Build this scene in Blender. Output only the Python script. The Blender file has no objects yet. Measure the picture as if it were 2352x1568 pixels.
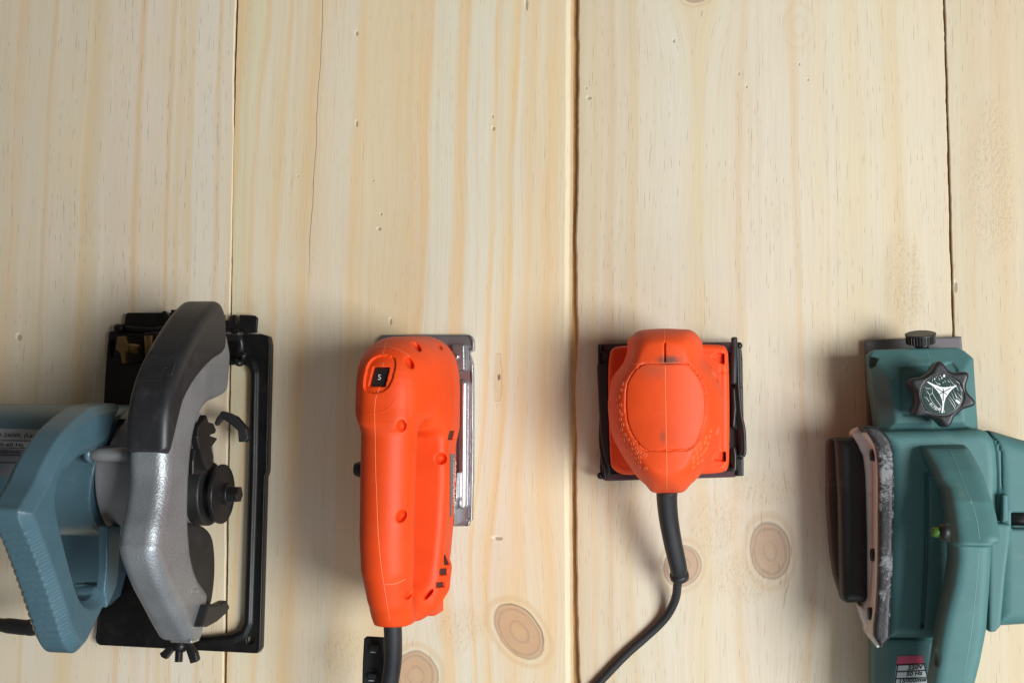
import bpy, math, random
import numpy as np
from mathutils import Matrix, Vector
random.seed(7); rng = np.random.default_rng(7)
sc = bpy.context.scene
COL = sc.collection
# ------------------------------------------------------------------ camera, world, light, exposure
FPX, CX, CY, NADX, NADY, H = 2750.0, 1176.0, 784.0, 1640.0, 1010.0, 1050.0     # photograph read at 2352 x 1568; H in mm
_n = np.array([-(NADX-CX)/FPX, (NADY-CY)/FPX, 1.0]); _n /= np.linalg.norm(_n)
_yw = np.array([0, 1.0, 0]) - _n[1]*_n; _yw /= np.linalg.norm(_yw)
_xw = np.cross(_yw, _n)
RM = np.stack([_xw, _yw, _n])
cam_d = bpy.data.cameras.new('camera'); cam = bpy.data.objects.new('camera', cam_d); COL.objects.link(cam)
cam_d.sensor_width = 36.0; cam_d.sensor_fit = 'HORIZONTAL'; cam_d.lens = 36.0*FPX/2352.0
cam_d.clip_start = 0.02; cam_d.clip_end = 50
cam.matrix_world = Matrix.Translation((0, 0, H/1000)) @ Matrix(RM.tolist()).to_4x4()
sc.camera = cam
w = bpy.data.worlds.new('World'); sc.world = w; w.use_nodes = True
w.node_tree.nodes['Background'].inputs[0].default_value = (1.0, 0.91, 0.80, 1)
w.node_tree.nodes['Background'].inputs[1].default_value = 0.10
def area(name, loc, target, sx, sy, power, color):
    l = bpy.data.lights.new(name, 'AREA'); l.shape = 'RECTANGLE'; l.size = sx; l.size_y = sy; l.energy = power; l.color = color
    o = bpy.data.objects.new(name, l); COL.objects.link(o); o.location = loc
    o.rotation_euler = (Vector(target)-Vector(loc)).to_track_quat('-Z', 'Y').to_euler()
    return o
area('window_light', (1.68, -0.30, 2.06), (-0.12, 0.0, 0), 1.1, 1.1, 84, (0.95, 0.985, 0.985))
area('far_window_light', (0.30, -1.30, 1.05), (-0.05, -0.08, 0), 1.5, 0.8, 8, (0.80, 0.91, 1.0))
sc.view_settings.view_transform = 'Standard'; sc.view_settings.look = 'None'
sc.view_settings.exposure = 0.06; sc.view_settings.gamma = 1.0
# ------------------------------------------------------------------ photo pixel -> place
def P0(px, py):
    px = np.asarray(px, float); py = np.asarray(py, float)
    d = np.stack([(px-CX)/FPX, -(py-CY)/FPX, -np.ones_like(px)], -1) @ RM.T
    k = H/(-d[..., 2])
    return d[..., 0]*k, d[..., 1]*k
def P(px, py, z=0.0):
    x, y = P0(px, py); s = (H-z)/H
    return np.stack([x*s, y*s], -1)
def PZ(pts, zs): return np.array([P(a, b, z) for (a, b), z in zip(pts, zs)])
def P3(p, z):
    q = P(p[0], p[1], z); return np.array([q[0], q[1], z])
def Q(px, py, x):                       # on the upright plane x = const: (y, z)
    X, Y = P0(px, py); k = x/X
    return np.stack([Y*k, H*(1-k)], -1)
def _reg(x0, y0, s):
    def f(*pts):
        r = [((x0+a/s)*.91875, (y0+b/s)*.91875) for a, b in pts]
        return r
    return f
R1 = _reg(0, 720, 2111/700); R2 = _reg(0, 1180, 2083/700); R3 = _reg(840, 800, 3.92); R4 = _reg(840, 1180, 2.975)
R5 = _reg(1440, 780, 1568/460); R6 = _reg(1440, 1180, 2.975); R7 = _reg(2040, 800, 1773/520); R8 = _reg(2040, 1200, 1608/520)
R9 = _reg(460, 1000, 1015/220)
def PP(pts, z): return np.array([P(a, b, z) for a, b in pts])
def QQ(pts, x): return np.array([Q(a, b, x) for a, b in pts])
# ------------------------------------------------------------------ distance-field modelling (mm)
class G:
    def __init__(s, lo, hi, h):
        s.h = h; s.lo = np.array(lo, float)
        n = [int(math.ceil((b-a)/h))+1 for a, b in zip(lo, hi)]
        s.ax = [lo[i]+h*np.arange(n[i]) for i in range(3)]
        s.X = s.ax[0].astype(np.float32)[:, None, None]; s.Y = s.ax[1].astype(np.float32)[None, :, None]; s.Z = s.ax[2].astype(np.float32)[None, None, :]
        s.F = None
    def poly(s, pts, plane='xy'):
        pts = np.asarray(pts, np.float32)
        A, B = {'xy': (s.X, s.Y), 'yz': (s.Y, s.Z), 'xz': (s.X, s.Z)}[plane]
        A, B = np.broadcast_arrays(A, B); shp = A.shape
        if plane == 'yz': pass
        d = np.full(shp, 1e9, np.float32); ins = np.zeros(shp, bool)
        n = len(pts)
        for i in range(n):
            a = pts[i]; b = pts[(i+1) % n]; e = b-a
            wa = A-a[0]; wb = B-a[1]
            t = np.clip((wa*e[0]+wb*e[1])/max(float(e @ e), 1e-9), 0, 1)
            d = np.minimum(d, (wa-e[0]*t)**2+(wb-e[1]*t)**2)
            c = ((a[1] > B) != (b[1] > B))
            with np.errstate(divide='ignore', invalid='ignore'):
                ins ^= c & (A < (b[0]-a[0])*(B-a[1])/(b[1]-a[1]+1e-12)+a[0])
        d = np.sqrt(d); return np.where(ins, -d, d)
    def ext(s, d2, a, lo, hi, r=0.0, ch=0.0):
        da = np.abs(a-(lo+hi)*.5)-(hi-lo)*.5
        if ch: return np.maximum(np.maximum(d2, da), (d2+da+ch)*.70711)
        q1 = d2+r; q2 = da+r
        return np.minimum(np.maximum(q1, q2), 0)+np.sqrt(np.maximum(q1, 0)**2+np.maximum(q2, 0)**2)-r
    def box(s, c, hs, r=0.0):
        q = [np.abs(v-c[i])-hs[i]+r for i, v in enumerate((s.X, s.Y, s.Z))]
        return np.minimum(np.maximum(q[0], np.maximum(q[1], q[2])), 0)+np.sqrt(sum(np.maximum(k, 0)**2 for k in q))-r
    def ell(s, c, rad, ax=None):
        V = [s.X-c[0], s.Y-c[1], s.Z-c[2]]
        if ax is not None:
            ax = np.asarray(ax, float)
            V = [V[0]*ax[i][0]+V[1]*ax[i][1]+V[2]*ax[i][2] for i in range(3)]
        k0 = np.sqrt(sum((v/r)**2 for v, r in zip(V, rad))); k1 = np.sqrt(sum((v/r**2)**2 for v, r in zip(V, rad)))+1e-6
        return k0*(k0-1)/k1
    def cap(s, a, b, ra, rb=None):
        rb = ra if rb is None else rb
        a = np.asarray(a, float); b = np.asarray(b, float); e = b-a
        W = [s.X-a[0], s.Y-a[1], s.Z-a[2]]
        t = np.clip((W[0]*e[0]+W[1]*e[1]+W[2]*e[2])/max(e @ e, 1e-9), 0, 1)
        return np.sqrt(sum((W[i]-e[i]*t)**2 for i in range(3)))-(ra+(rb-ra)*t)
    def caps(s, pts, rs):
        d = None
        for i in range(len(pts)-1):
            c = s.cap(pts[i], pts[i+1], rs[i], rs[i+1]); d = c if d is None else np.minimum(d, c)
        return d
    def cyl(s, a, b, r, rnd=0.0):
        a = np.asarray(a, float); b = np.asarray(b, float); e = b-a; L = np.linalg.norm(e); e = e/L
        W = [s.X-a[0], s.Y-a[1], s.Z-a[2]]
        t = W[0]*e[0]+W[1]*e[1]+W[2]*e[2]
        rr = np.sqrt(np.maximum(sum((W[i]-e[i]*t)**2 for i in range(3)), 0))
        return s.ext(rr-r, t, 0, L, rnd)
    def cast(s, pts, pad=0.0):
        """camera rays through photo pixels -> first hits on the field, with normals"""
        pts = np.asarray(pts, float); X0, Y0 = P0(pts[:, 0], pts[:, 1])
        zs = np.arange(s.ax[2][-1], s.ax[2][0], -0.4)
        k = (H-zs)/H
        f = s.samp(X0[:, None]*k, Y0[:, None]*k, np.broadcast_to(zs, (len(X0), len(zs))))
        hit = f < 0; i = np.argmax(hit, 1); ok = hit.any(1)
        i = np.clip(i, 1, None); r = np.arange(len(X0))
        f1 = f[r, i-1]; f2 = f[r, i]; t = np.clip(f1/np.where(np.abs(f1-f2) < 1e-6, 1, f1-f2), 0, 1)
        z = zs[i-1]+(zs[i]-zs[i-1])*t; kk = (H-z)/H
        p = np.stack([X0*kk, Y0*kk, z], -1)
        e = s.h*1.5; nn = []
        for ax in range(3):
            o = np.zeros(3); o[ax] = e
            nn.append(s.samp(*(p+o).T)-s.samp(*(p-o).T))
        nn = np.stack(nn, -1); nn /= np.linalg.norm(nn, axis=1, keepdims=True)+1e-9
        return p, nn, ok
    def samp(s, x, y, z):
        F = s.F; c = []; fr = []
        for v, ax, n in ((x, 0, F.shape[0]), (y, 1, F.shape[1]), (z, 2, F.shape[2])):
            q = np.clip((v-s.lo[ax])/s.h, 0, n-1.001); i = q.astype(int); c.append(i); fr.append(q-i)
        out = 0
        for dx in (0, 1):
            for dy in (0, 1):
                for dz in (0, 1):
                    wgt = (fr[0] if dx else 1-fr[0])*(fr[1] if dy else 1-fr[1])*(fr[2] if dz else 1-fr[2])
                    out = out+wgt*F[c[0]+dx, c[1]+dy, c[2]+dz]
        return out
    def set(s, F):
        s.F = np.array(np.broadcast_to(F, (len(s.ax[0]), len(s.ax[1]), len(s.ax[2]))), np.float32)
        for sl in ((0,), (-1,)):
            s.F[sl[0], :, :] = np.maximum(s.F[sl[0], :, :], .3); s.F[:, sl[0], :] = np.maximum(s.F[:, sl[0], :], .3); s.F[:, :, sl[0]] = np.maximum(s.F[:, :, sl[0]], .3)
        return s
    def mesh(s):
        F = s.F; S = F < 0
        cnt = np.zeros(tuple(n-1 for n in F.shape), np.int8)
        for a in (0, 1):
            for b in (0, 1):
                for c in (0, 1):
                    cnt += S[a:a+cnt.shape[0], b:b+cnt.shape[1], c:c+cnt.shape[2]]
        I, J, K = np.nonzero((cnt > 0) & (cnt < 8)); N = len(I)
        idx = np.full(cnt.shape, -1, np.int32); idx[I, J, K] = np.arange(N)
        co = [(a, b, c) for a in (0, 1) for b in (0, 1) for c in (0, 1)]
        V = {c: F[I+c[0], J+c[1], K+c[2]] for c in co}
        acc = np.zeros((N, 3)); num = np.zeros(N)
        for a in co:
            for ax in range(3):
                if a[ax]: continue
                b = list(a); b[ax] = 1; b = tuple(b)
                m = (V[a] < 0) != (V[b] < 0)
                with np.errstate(divide='ignore', invalid='ignore'): t = np.where(m, V[a]/(V[a]-V[b]), 0)
                p = np.tile(np.array(a, float), (N, 1)); p[:, ax] = t
                acc += p*m[:, None]; num += m
        v = (acc/num[:, None]+np.stack([I, J, K], -1))*s.h+s.lo
        fs = []
        for ax in range(3):
            sl0 = [slice(None)]*3; sl1 = [slice(None)]*3; sl0[ax] = slice(0, -1); sl1[ax] = slice(1, None)
            s0 = S[tuple(sl0)]; s1 = S[tuple(sl1)]
            E = np.argwhere(s0 != s1); u, w_ = (ax+1) % 3, (ax+2) % 3
            E = E[(E[:, u] > 0) & (E[:, w_] > 0) & (E[:, u] < F.shape[u]-1) & (E[:, w_] < F.shape[w_]-1)]
            q = []
            for du, dw in ((-1, -1), (0, -1), (0, 0), (-1, 0)):
                e = E.copy(); e[:, u] += du; e[:, w_] += dw; q.append(idx[e[:, 0], e[:, 1], e[:, 2]])
            q = np.stack(q, -1); flip = ~s0[E[:, 0], E[:, 1], E[:, 2]]
            q[flip] = q[flip][:, ::-1]; fs.append(q)
        return v, np.concatenate(fs)
def smin(a, b, k):
    hh = np.maximum(k-np.abs(a-b), 0)/k; return np.minimum(a, b)-hh*hh*k*.25
def smax(a, b, k): return -smin(-a, -b, k)
def cr(pts, n=5, closed=True):
    p = np.asarray(pts, float); m = len(p); out = []
    for i in range(m if closed else m-1):
        if closed: a, b, c, d = p[(i-1) % m], p[i], p[(i+1) % m], p[(i+2) % m]
        else: a, b, c, d = p[max(i-1, 0)], p[i], p[i+1], p[min(i+2, m-1)]
        for k in range(n):
            t = k/n
            out.append(.5*((2*b)+(c-a)*t+(2*a-5*b+4*c-d)*t*t+(3*b-a-3*c+d)*t**3))
    if not closed: out.append(p[-1])
    return np.array(out)
# ------------------------------------------------------------------ objects
def empty(name, loc_mm, label, cat):
    o = bpy.data.objects.new(name, None); COL.objects.link(o); o.location = np.asarray(loc_mm, float)/1000
    o.empty_display_size = .02; o['label'] = label; o['category'] = cat; return o
def mk(name, v, f, m, parent=None, smooth=True):
    v = np.asarray(v, float)/1000.0
    org = v.mean(0) if len(v) else np.zeros(3)
    me = bpy.data.meshes.new(name)
    if isinstance(f, np.ndarray) and f.ndim == 2:
        n, kk = f.shape
        me.vertices.add(len(v)); me.vertices.foreach_set('co', (v-org).astype(np.float32).ravel())
        me.loops.add(n*kk); me.loops.foreach_set('vertex_index', f.astype(np.int32).ravel())
        me.polygons.add(n); me.polygons.foreach_set('loop_start', np.arange(0, n*kk, kk, dtype=np.int32)); me.polygons.foreach_set('loop_total', np.full(n, kk, np.int32))
        me.update(calc_edges=True); me.validate()
    else:
        me.from_pydata([tuple(q) for q in (v-org)], [], [tuple(int(i) for i in q) for q in f]); me.update()
    if smooth: me.polygons.foreach_set('use_smooth', np.ones(len(me.polygons), bool))
    me.materials.append(m)
    o = bpy.data.objects.new(name, me); COL.objects.link(o)
    if parent is not None:
        o.parent = parent
        pl = np.zeros(3); q = parent
        while q is not None: pl += np.array(q.location); q = q.parent
        o.location = org-pl
    else: o.location = org
    return o
def mkg(name, g, m, parent): v, f = g.mesh(); return mk(name, v, f, m, parent)
def tube_vf(path, rad, seg=14, flat=1.0, cap=True):
    path = np.asarray(path, float); n = len(path); rad = np.broadcast_to(rad, (n,)).astype(float)
    T = np.gradient(path, axis=0); T /= np.linalg.norm(T, axis=1, keepdims=True)+1e-9
    up = np.array([0, 0, 1.0]); 
    if abs(T[0] @ up) > .9: up = np.array([0, 1.0, 0])
    v = []; f = []; prev = None
    for i in range(n):
        if prev is None: s = np.cross(T[i], up)
        else: s = prev-T[i]*(prev @ T[i])
        s /= np.linalg.norm(s)+1e-9; prev = s; u = np.cross(s, T[i])
        for k in range(seg):
            a = 2*math.pi*k/seg; v.append(path[i]+rad[i]*(s*math.cos(a)+u*math.sin(a)*flat))
    for i in range(n-1):
        for k in range(seg):
            k2 = (k+1) % seg; f.append((i*seg+k, i*seg+k2, (i+1)*seg+k2, (i+1)*seg+k))
    if cap: f.append(tuple(range(seg))[::-1]); f.append(tuple((n-1)*seg+k for k in range(seg)))
    return v, f
def tube(name, path, rad, m, parent, seg=14, flat=1.0): v, f = tube_vf(path, rad, seg, flat); return mk(name, v, f, m, parent)
def joinvf(lst):
    V = []; Fc = []
    for v, f in lst:
        o = len(V); V += [tuple(q) for q in v]; Fc += [tuple(int(i)+o for i in q) for q in f]
    return V, Fc
def dens(pts, step=2.5):
    out = [pts[0]]
    for a, b in zip(pts[:-1], pts[1:]):
        L = math.hypot(b[0]-a[0], b[1]-a[1]); n = max(1, int(L/step))
        out += [(a[0]+(b[0]-a[0])*k/n, a[1]+(b[1]-a[1])*k/n) for k in range(1, n+1)]
    return out
def drape(name, g, pts, r, m, parent, off=0.0, smooth_pts=True, closed=False, step=2.5):
    """thin bead laid on a surface along a line of photo pixels"""
    if smooth_pts: pts = [tuple(q) for q in cr(pts, 5, closed)]
    if closed: pts = pts+[pts[0]]
    p, n, ok = g.cast(dens(pts, step)); p = p+n*off; p = p[ok]
    if len(p) > 6: 
        q = p.copy(); q[1:-1] = (p[:-2]+p[1:-1]*2+p[2:])/4; p = q
    return tube(name, p, r, m, parent, seg=6)
def patch(name, g, quad, nu, nv, m, parent, off=.25):
    """sticker laid on a surface: quad = four photo pixels (tl, tr, br, bl)"""
    tl, tr, br, bl = [np.array(q) for q in quad]; pts = []
    for j in range(nv+1):
        for i in range(nu+1):
            a = i/nu; b = j/nv; pts.append((tl*(1-a)+tr*a)*(1-b)+(bl*(1-a)+br*a)*b)
    p, n, ok = g.cast(pts); p = p+n*off
    f = [(j*(nu+1)+i, (j+1)*(nu+1)+i, (j+1)*(nu+1)+i+1, j*(nu+1)+i+1) for j in range(nv) for i in range(nu) if ok[[j*(nu+1)+i, (j+1)*(nu+1)+i, (j+1)*(nu+1)+i+1, j*(nu+1)+i+1]].all()]
    return mk(name, p, f, m, parent)
def text_vf(s, bold=0.0):
    c = bpy.data.curves.new('t', 'FONT'); c.body = s; c.size = 1.0; c.resolution_u = 3; c.offset = bold
    o = bpy.data.objects.new('t', c); COL.objects.link(o)
    me = bpy.data.meshes.new_from_object(o.evaluated_get(bpy.context.evaluated_depsgraph_get()))
    v = np.array([tuple(q.co) for q in me.vertices]); f = [tuple(p.vertices) for p in me.polygons]
    bpy.data.objects.remove(o); bpy.data.curves.remove(c); bpy.data.meshes.remove(me)
    return v, f
def text_on(name, s, org, du, dv, g, m, parent, off=.35, width=None, shear=0.0, bold=0.0):
    """flat print on a surface: org/du/dv in photo pixels (baseline start, one em along, one em up)"""
    v, f = text_vf(s, bold); wd = v[:, 0].max()
    k = 1.0 if width is None else width/(wd*math.hypot(*du))
    pts = [(org[0]+(a[0]+shear*a[1])*du[0]*k+a[1]*dv[0], org[1]+(a[0]+shear*a[1])*du[1]*k+a[1]*dv[1]) for a in v]
    p, n, ok = g.cast(pts); f = [q for q in f if all(ok[i] for i in q)]; return mk(name, p+n*off, f, m, parent, smooth=False)
# ------------------------------------------------------------------ node writing
class NT:
    def __init__(s, name):
        s.mat = bpy.data.materials.new(name); s.mat.use_nodes = True; s.t = s.mat.node_tree; s.b = s.t.nodes['Principled BSDF']
    def n(s, typ, **kw):
        x = s.t.nodes.new(typ)
        for k, v in kw.items(): setattr(x, k, v)
        return x
    def put(s, sock, v):
        if isinstance(v, E): s.t.links.new(v.o, sock)
        elif hasattr(v, 'is_output'): s.t.links.new(v, sock)
        else: sock.default_value = v
    def m(s, op, a, b=None, c=None):
        x = s.n('ShaderNodeMath', operation=op)
        for i, v in enumerate((a, b, c)):
            if v is not None: s.put(x.inputs[i], v)
        return E(s, x.outputs[0])
    def xyz(s, x=0, y=0, z=0):
        c = s.n('ShaderNodeCombineXYZ'); s.put(c.inputs[0], x); s.put(c.inputs[1], y); s.put(c.inputs[2], z); return c.outputs[0]
    def noise(s, vec, scale=1.0, det=2.0, rough=.5, dist=0.0):
        x = s.n('ShaderNodeTexNoise'); s.put(x.inputs['Vector'], vec); x.inputs['Scale'].default_value = scale
        x.inputs['Detail'].default_value = det; x.inputs['Roughness'].default_value = rough; x.inputs['Distortion'].default_value = dist
        return E(s, x.outputs[0])
    def step(s, v, a, b):
        x = s.n('ShaderNodeMapRange', interpolation_type='SMOOTHSTEP'); s.put(x.inputs[0], v)
        x.inputs[1].default_value = a; x.inputs[2].default_value = b; return E(s, x.outputs[0])
    def mix(s, f, a, b, mode='MIX'):
        x = s.n('ShaderNodeMix', data_type='RGBA', blend_type=mode)
        s.put(x.inputs[0], f); 
        for k, v in ((6, a), (7, b)):
            if isinstance(v, tuple): v = (*v[:3], 1)
            s.put(x.inputs[k], v)
        return x.outputs[2]
    def ramp(s, f, stops):
        x = s.n('ShaderNodeValToRGB'); s.put(x.inputs[0], f); cr_ = x.color_ramp
        stops = sorted(stops)
        while len(cr_.elements) < len(stops): cr_.elements.new(.5)
        for e, (p, c) in zip(cr_.elements, stops): e.position = p
        for e, (p, c) in zip(cr_.elements, stops): e.position = p; e.color = (*c, 1)
        return x.outputs[0]
    def bump(s, hgt, strength, dist):
        x = s.n('ShaderNodeBump'); s.put(x.inputs['Height'], hgt); x.inputs['Strength'].default_value = strength; x.inputs['Distance'].default_value = dist
        s.t.links.new(x.outputs[0], s.b.inputs['Normal']); return x
class E:
    def __init__(s, nt, o): s.nt = nt; s.o = o
    def __add__(s, b): return s.nt.m('ADD', s, b)
    __radd__ = __add__
    def __sub__(s, b): return s.nt.m('SUBTRACT', s, b)
    def __rsub__(s, b): return s.nt.m('SUBTRACT', b, s)
    def __mul__(s, b): return s.nt.m('MULTIPLY', s, b)
    __rmul__ = __mul__
    def __truediv__(s, b): return s.nt.m('DIVIDE', s, b)
def srgb(*c): return tuple(((v/255+.055)/1.055)**2.4 if v > 10 else v/255/12.92 for v in c)
def geo(nt):
    g = nt.n('ShaderNodeNewGeometry'); s = nt.n('ShaderNodeSeparateXYZ'); nt.t.links.new(g.outputs['Position'], s.inputs[0])
    return g.outputs['Position'], E(nt, s.outputs[0])*1000, E(nt, s.outputs[1])*1000, E(nt, s.outputs[2])*1000
def plastic(name, col, rough=.5, var=.06, dust=(.6, .55, .5), dustamt=.10, grain=.12, grain_s=1400, metal=0.0, spec=.5, dsc=60, dlo=.52, dhi=.8):
    nt = NT(name); tc = nt.n('ShaderNodeTexCoord').outputs['Object']
    big = nt.noise(tc, 22, 4, .6); fine = nt.noise(tc, grain_s, 2, .6); mid = nt.noise(tc, dsc, 6, .7)
    c = nt.mix(nt.step(big, .3, .7), tuple(v*(1-var) for v in col), tuple(min(1, v*(1+var)) for v in col))
    c = nt.mix(nt.step(mid, dlo, dhi)*dustamt, c, dust)
    nt.put(nt.b.inputs['Base Color'], c); nt.put(nt.b.inputs['Roughness'], (big-.5)*.18+(mid-.5)*.16+rough)
    nt.b.inputs['Metallic'].default_value = metal; nt.b.inputs['Specular IOR Level'].default_value = spec
    nt.bump(fine, grain, .0006); return nt.mat
# ------------------------------------------------------------------ wood
def Pm(p): return P(p[0], p[1], 0)
def wood(name, seed, xl, xr, stops, knots=(), pits=(), crack=None, fleck=.6, tint=None, blotch=.5, rough_at=(), gouge=None, fleckcol=(118, 96, 78), sat=1.06, val=1.06, skew=0.0):
    """xl, xr: two photo pixels each (top, bottom) of the board's sides; stops: (pixel x at y=300, sRGB)"""
    nt = NT(name); pos, x, y, z = geo(nt)
    (ax, ay), (bx, by) = Pm(xl[0]), Pm(xl[1]); (cx, cy), (dx_, dy_) = Pm(xr[0]), Pm(xr[1])
    sl = (bx-ax)/(by-ay); L0 = ax-sl*ay; W = (cx-sl*cy)-L0
    u = x
    ks = []
    for (kp, rx, ry, ang, strg) in knots:
        kx, ky = Pm(kp); ca, sa = math.cos(ang), math.sin(ang)
        ex = x-float(kx); ey = y-float(ky)
        wob = (nt.noise(pos, 22+kx % 7, 3, .6)-.5)*.3
        q = nt.m('SQRT', nt.m('POWER', (ex*ca+ey*sa)/rx, 2.0)+nt.m('POWER', (ey*ca-ex*sa)/ry, 2.0))+wob
        qf = nt.m('SQRT', nt.m('POWER', ex/(rx*2.2), 2.0)+nt.m('POWER', ey/(ry*3.6), 2.0))
        fall = nt.m('EXPONENT', nt.m('POWER', qf, 2.0)*-.8)
        u = u-ex*fall*.85*strg
        ks.append((q, strg, fall, nt.step(ex+ey, -4., 20.)))
    wv = nt.noise(nt.xyz(x*.010+seed*3.1, y*.0035, seed), 1, 2, .5)
    wv2 = nt.noise(nt.xyz(x*.03+seed*1.7, y*.012, seed+5.), 1, 2, .5)
    u = u+(wv-.5)*14+(wv2-.5)*5
    tpx = lambda d: float((Pm((d, 300))[0]-sl*Pm((d, 300))[1]-L0)/W)
    t = (u-(y*sl)-(y-float(Pm((1200, 300))[1]))*skew-L0)/W
    col = nt.ramp(t, [(min(.999, max(.001, tpx(d))), srgb(*c)) for d, c in stops])
    # year-ring lines, long soft streaks and fibres
    st = nt.noise(nt.xyz(u*.16+seed, y*.0022, seed*2.), 1, 3, .6)
    col = nt.mix(nt.step(st, .48, .72)*.34, col, srgb(214, 178, 132))
    st2 = nt.noise(nt.xyz(u*.11+seed*9, y*.002, seed*4.), 1, 2, .6)
    col = nt.mix(nt.step(st2, .52, .75)*.30, col, srgb(226, 222, 208))
    fib = nt.noise(nt.xyz(u*1.5, y*.018, seed), 1, 3, .65); fib2 = nt.noise(nt.xyz(u*.55, y*.008, seed+3.), 1, 3, .6)
    col = nt.mix(nt.step(fib, .35, .75)*.30, col, srgb(196, 168, 134), 'MIX')
    col = nt.mix(nt.step(fib2, .45, .8)*.22, col, srgb(205, 172, 130))
    bl = nt.noise(nt.xyz(x*.011+seed*5, y*.006, seed), 1, 4, .6)
    col = nt.mix(nt.step(bl, .48, .75)*blotch*.45, col, srgb(222, 196, 146))
    gr = nt.noise(nt.xyz(x*.016+seed*2, y*.009, seed+9.), 1, 3, .6)
    col = nt.mix(nt.step(gr, .5, .78)*.28, col, srgb(206, 200, 192))
    spk = nt.noise(pos, 1900, 1, .5)
    col = nt.mix(nt.step(spk, .3, .8)*.13, col, srgb(150, 128, 104))
    hgt = fib*.35+spk*.25
    # knots
    for q, strg, fall, cres in ks:
        ring = nt.m('SINE', q*14+nt.noise(pos, 30, 3, .6)*5)
        kc = nt.mix(nt.step(ring, .45, 1.0)*(nt.noise(pos, 55, 3)*1.3-.1), srgb(186, 144, 110), srgb(130, 84, 58))
        kc = nt.mix(nt.step(nt.noise(pos, 70, 4, .7), .42, .7)*.55, kc, srgb(172, 126, 98))
        kc = nt.mix(nt.step(q, .22, .05)*.6, kc, srgb(196, 150, 96))
        edge = nt.step(nt.m('ABSOLUTE', q-1.0), .085, .0)*(nt.noise(pos, 24, 2)*1.1+.35)
        halo = nt.step(q, 2.0, 1.0)
        hr = nt.step(nt.m('SINE', q*9+nt.noise(pos, 30, 3)*5), .0, 1.0)
        col = nt.mix(halo*hr*(.55*min(1, strg)), col, srgb(200, 158, 112))
        col = nt.mix(halo*(.22*min(1, strg)), col, srgb(214, 190, 140))
        if strg > .45:
            col = nt.mix(nt.step(q, 1.06, .90)*.82, col, kc)
            col = nt.mix(edge*.62, col, srgb(132, 90, 62)); hgt = hgt-edge*.8
            dk = nt.step(nt.m('ABSOLUTE', q-1.03), .06, .0)*cres*(.75 if strg >= .95 else .25); col = nt.mix(dk, col, srgb(74, 48, 36)); hgt = hgt-dk*1.5
    # resin ducts: short dark dashes along the grain
    msk = nt.noise(nt.xyz(x*.02+seed*7, y*.006, seed), 1, 3, .6)
    for i, (cw, cl, dw, dl, thr) in enumerate(((7., 26., .24, 6.5, .66), (10., 34., .28, 10., .70), (5., 15., .26, 3.2, .76))):
        vo = nt.n('ShaderNodeTexVoronoi', voronoi_dimensions='2D', feature='F1')
        xs = u/cw+seed*3.7+i*11.3; ys = y/cl+seed*1.9+i*5.1
        nt.t.links.new(nt.xyz(xs, ys, 0), vo.inputs['Vector']); vo.inputs['Scale'].default_value = 1.0
        sp = nt.n('ShaderNodeSeparateXYZ'); nt.t.links.new(vo.outputs['Position'], sp.inputs[0])
        sp2 = nt.n('ShaderNodeSeparateXYZ'); nt.t.links.new(vo.outputs['Color'], sp2.inputs[0])
        ddx = (xs-E(nt, sp.outputs[0]))*(cw/dw); ddy = (ys-E(nt, sp.outputs[1]))*(cl/dl)
        dd = nt.m('POWER', ddx, 2.0)+nt.m('POWER', ddy, 2.0)
        on = nt.step(E(nt, sp2.outputs[0])+(msk-.5)*1.5, thr, thr+.05)
        d = nt.step(dd, 1.4, .3)*on*fleck*(E(nt, sp2.outputs[1])*.7+.3)
        col = nt.mix(d, col, srgb(*fleckcol)); hgt = hgt-d*.7
    tear = None
    for (rp, rr) in rough_at:
        rx_, ry_ = Pm(rp); e = nt.m('SQRT', nt.m('POWER', (x-float(rx_))/rr[0], 2.0)+nt.m('POWER', (y-float(ry_))/rr[1], 2.0))
        k = nt.step(e+(nt.noise(pos, 30, 3)-.5)*.9, 1.0, .45); tear = k if tear is None else nt.m('MAXIMUM', tear, k)
    if tear is not None:
        tn = nt.noise(nt.xyz(x*.42, y*.26, seed), 1, 4, .7)
        hgt = hgt+tear*tn*3.6
        col = nt.mix(tear*nt.step(tn, .38, .62)*.30, col, srgb(214, 184, 128)); col = nt.mix(tear*nt.step(tn, .5, .36)*.35, col, srgb(170, 138, 100))
    for (pp, a, b) in pits:
        px_, py_ = Pm(pp)
        e = nt.m('POWER', (x-float(px_))/a, 2.0)+nt.m('POWER', (y-float(py_))/b, 2.0)
        e2 = nt.m('POWER', (x-float(px_)+a*.7)/(a*1.2), 2.0)+nt.m('POWER', (y-float(py_)-b*.5)/(b*1.1), 2.0)
        e = e+(nt.noise(pos, 700, 2)-.5)*1.2
        col = nt.mix(nt.step(e2, 1.1, .6)*.8, col, srgb(238, 230, 200)); k = nt.step(e, 1.1, .5)
        col = nt.mix(k*.85, col, srgb(136, 116, 84)); hgt = hgt-k*2
    if crack:
        (c0, c1) = crack; a0 = Pm(c0); a1 = Pm(c1); cs = (a1[0]-a0[0])/(a1[1]-a0[1])
        dd = nt.m('ABSOLUTE', x-(y-float(a0[1]))*float(cs)-float(a0[0])+(nt.noise(nt.xyz(y*.02, 3.3, 0), 1, 4, .65)-.5)*5.)
        k = nt.step(dd, .55, .2)*nt.step(y, float(a1[1]), float(a1[1])+60.)
        col = nt.mix(k*.75, col, srgb(84, 70, 58)); hgt = hgt-k*2
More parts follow.
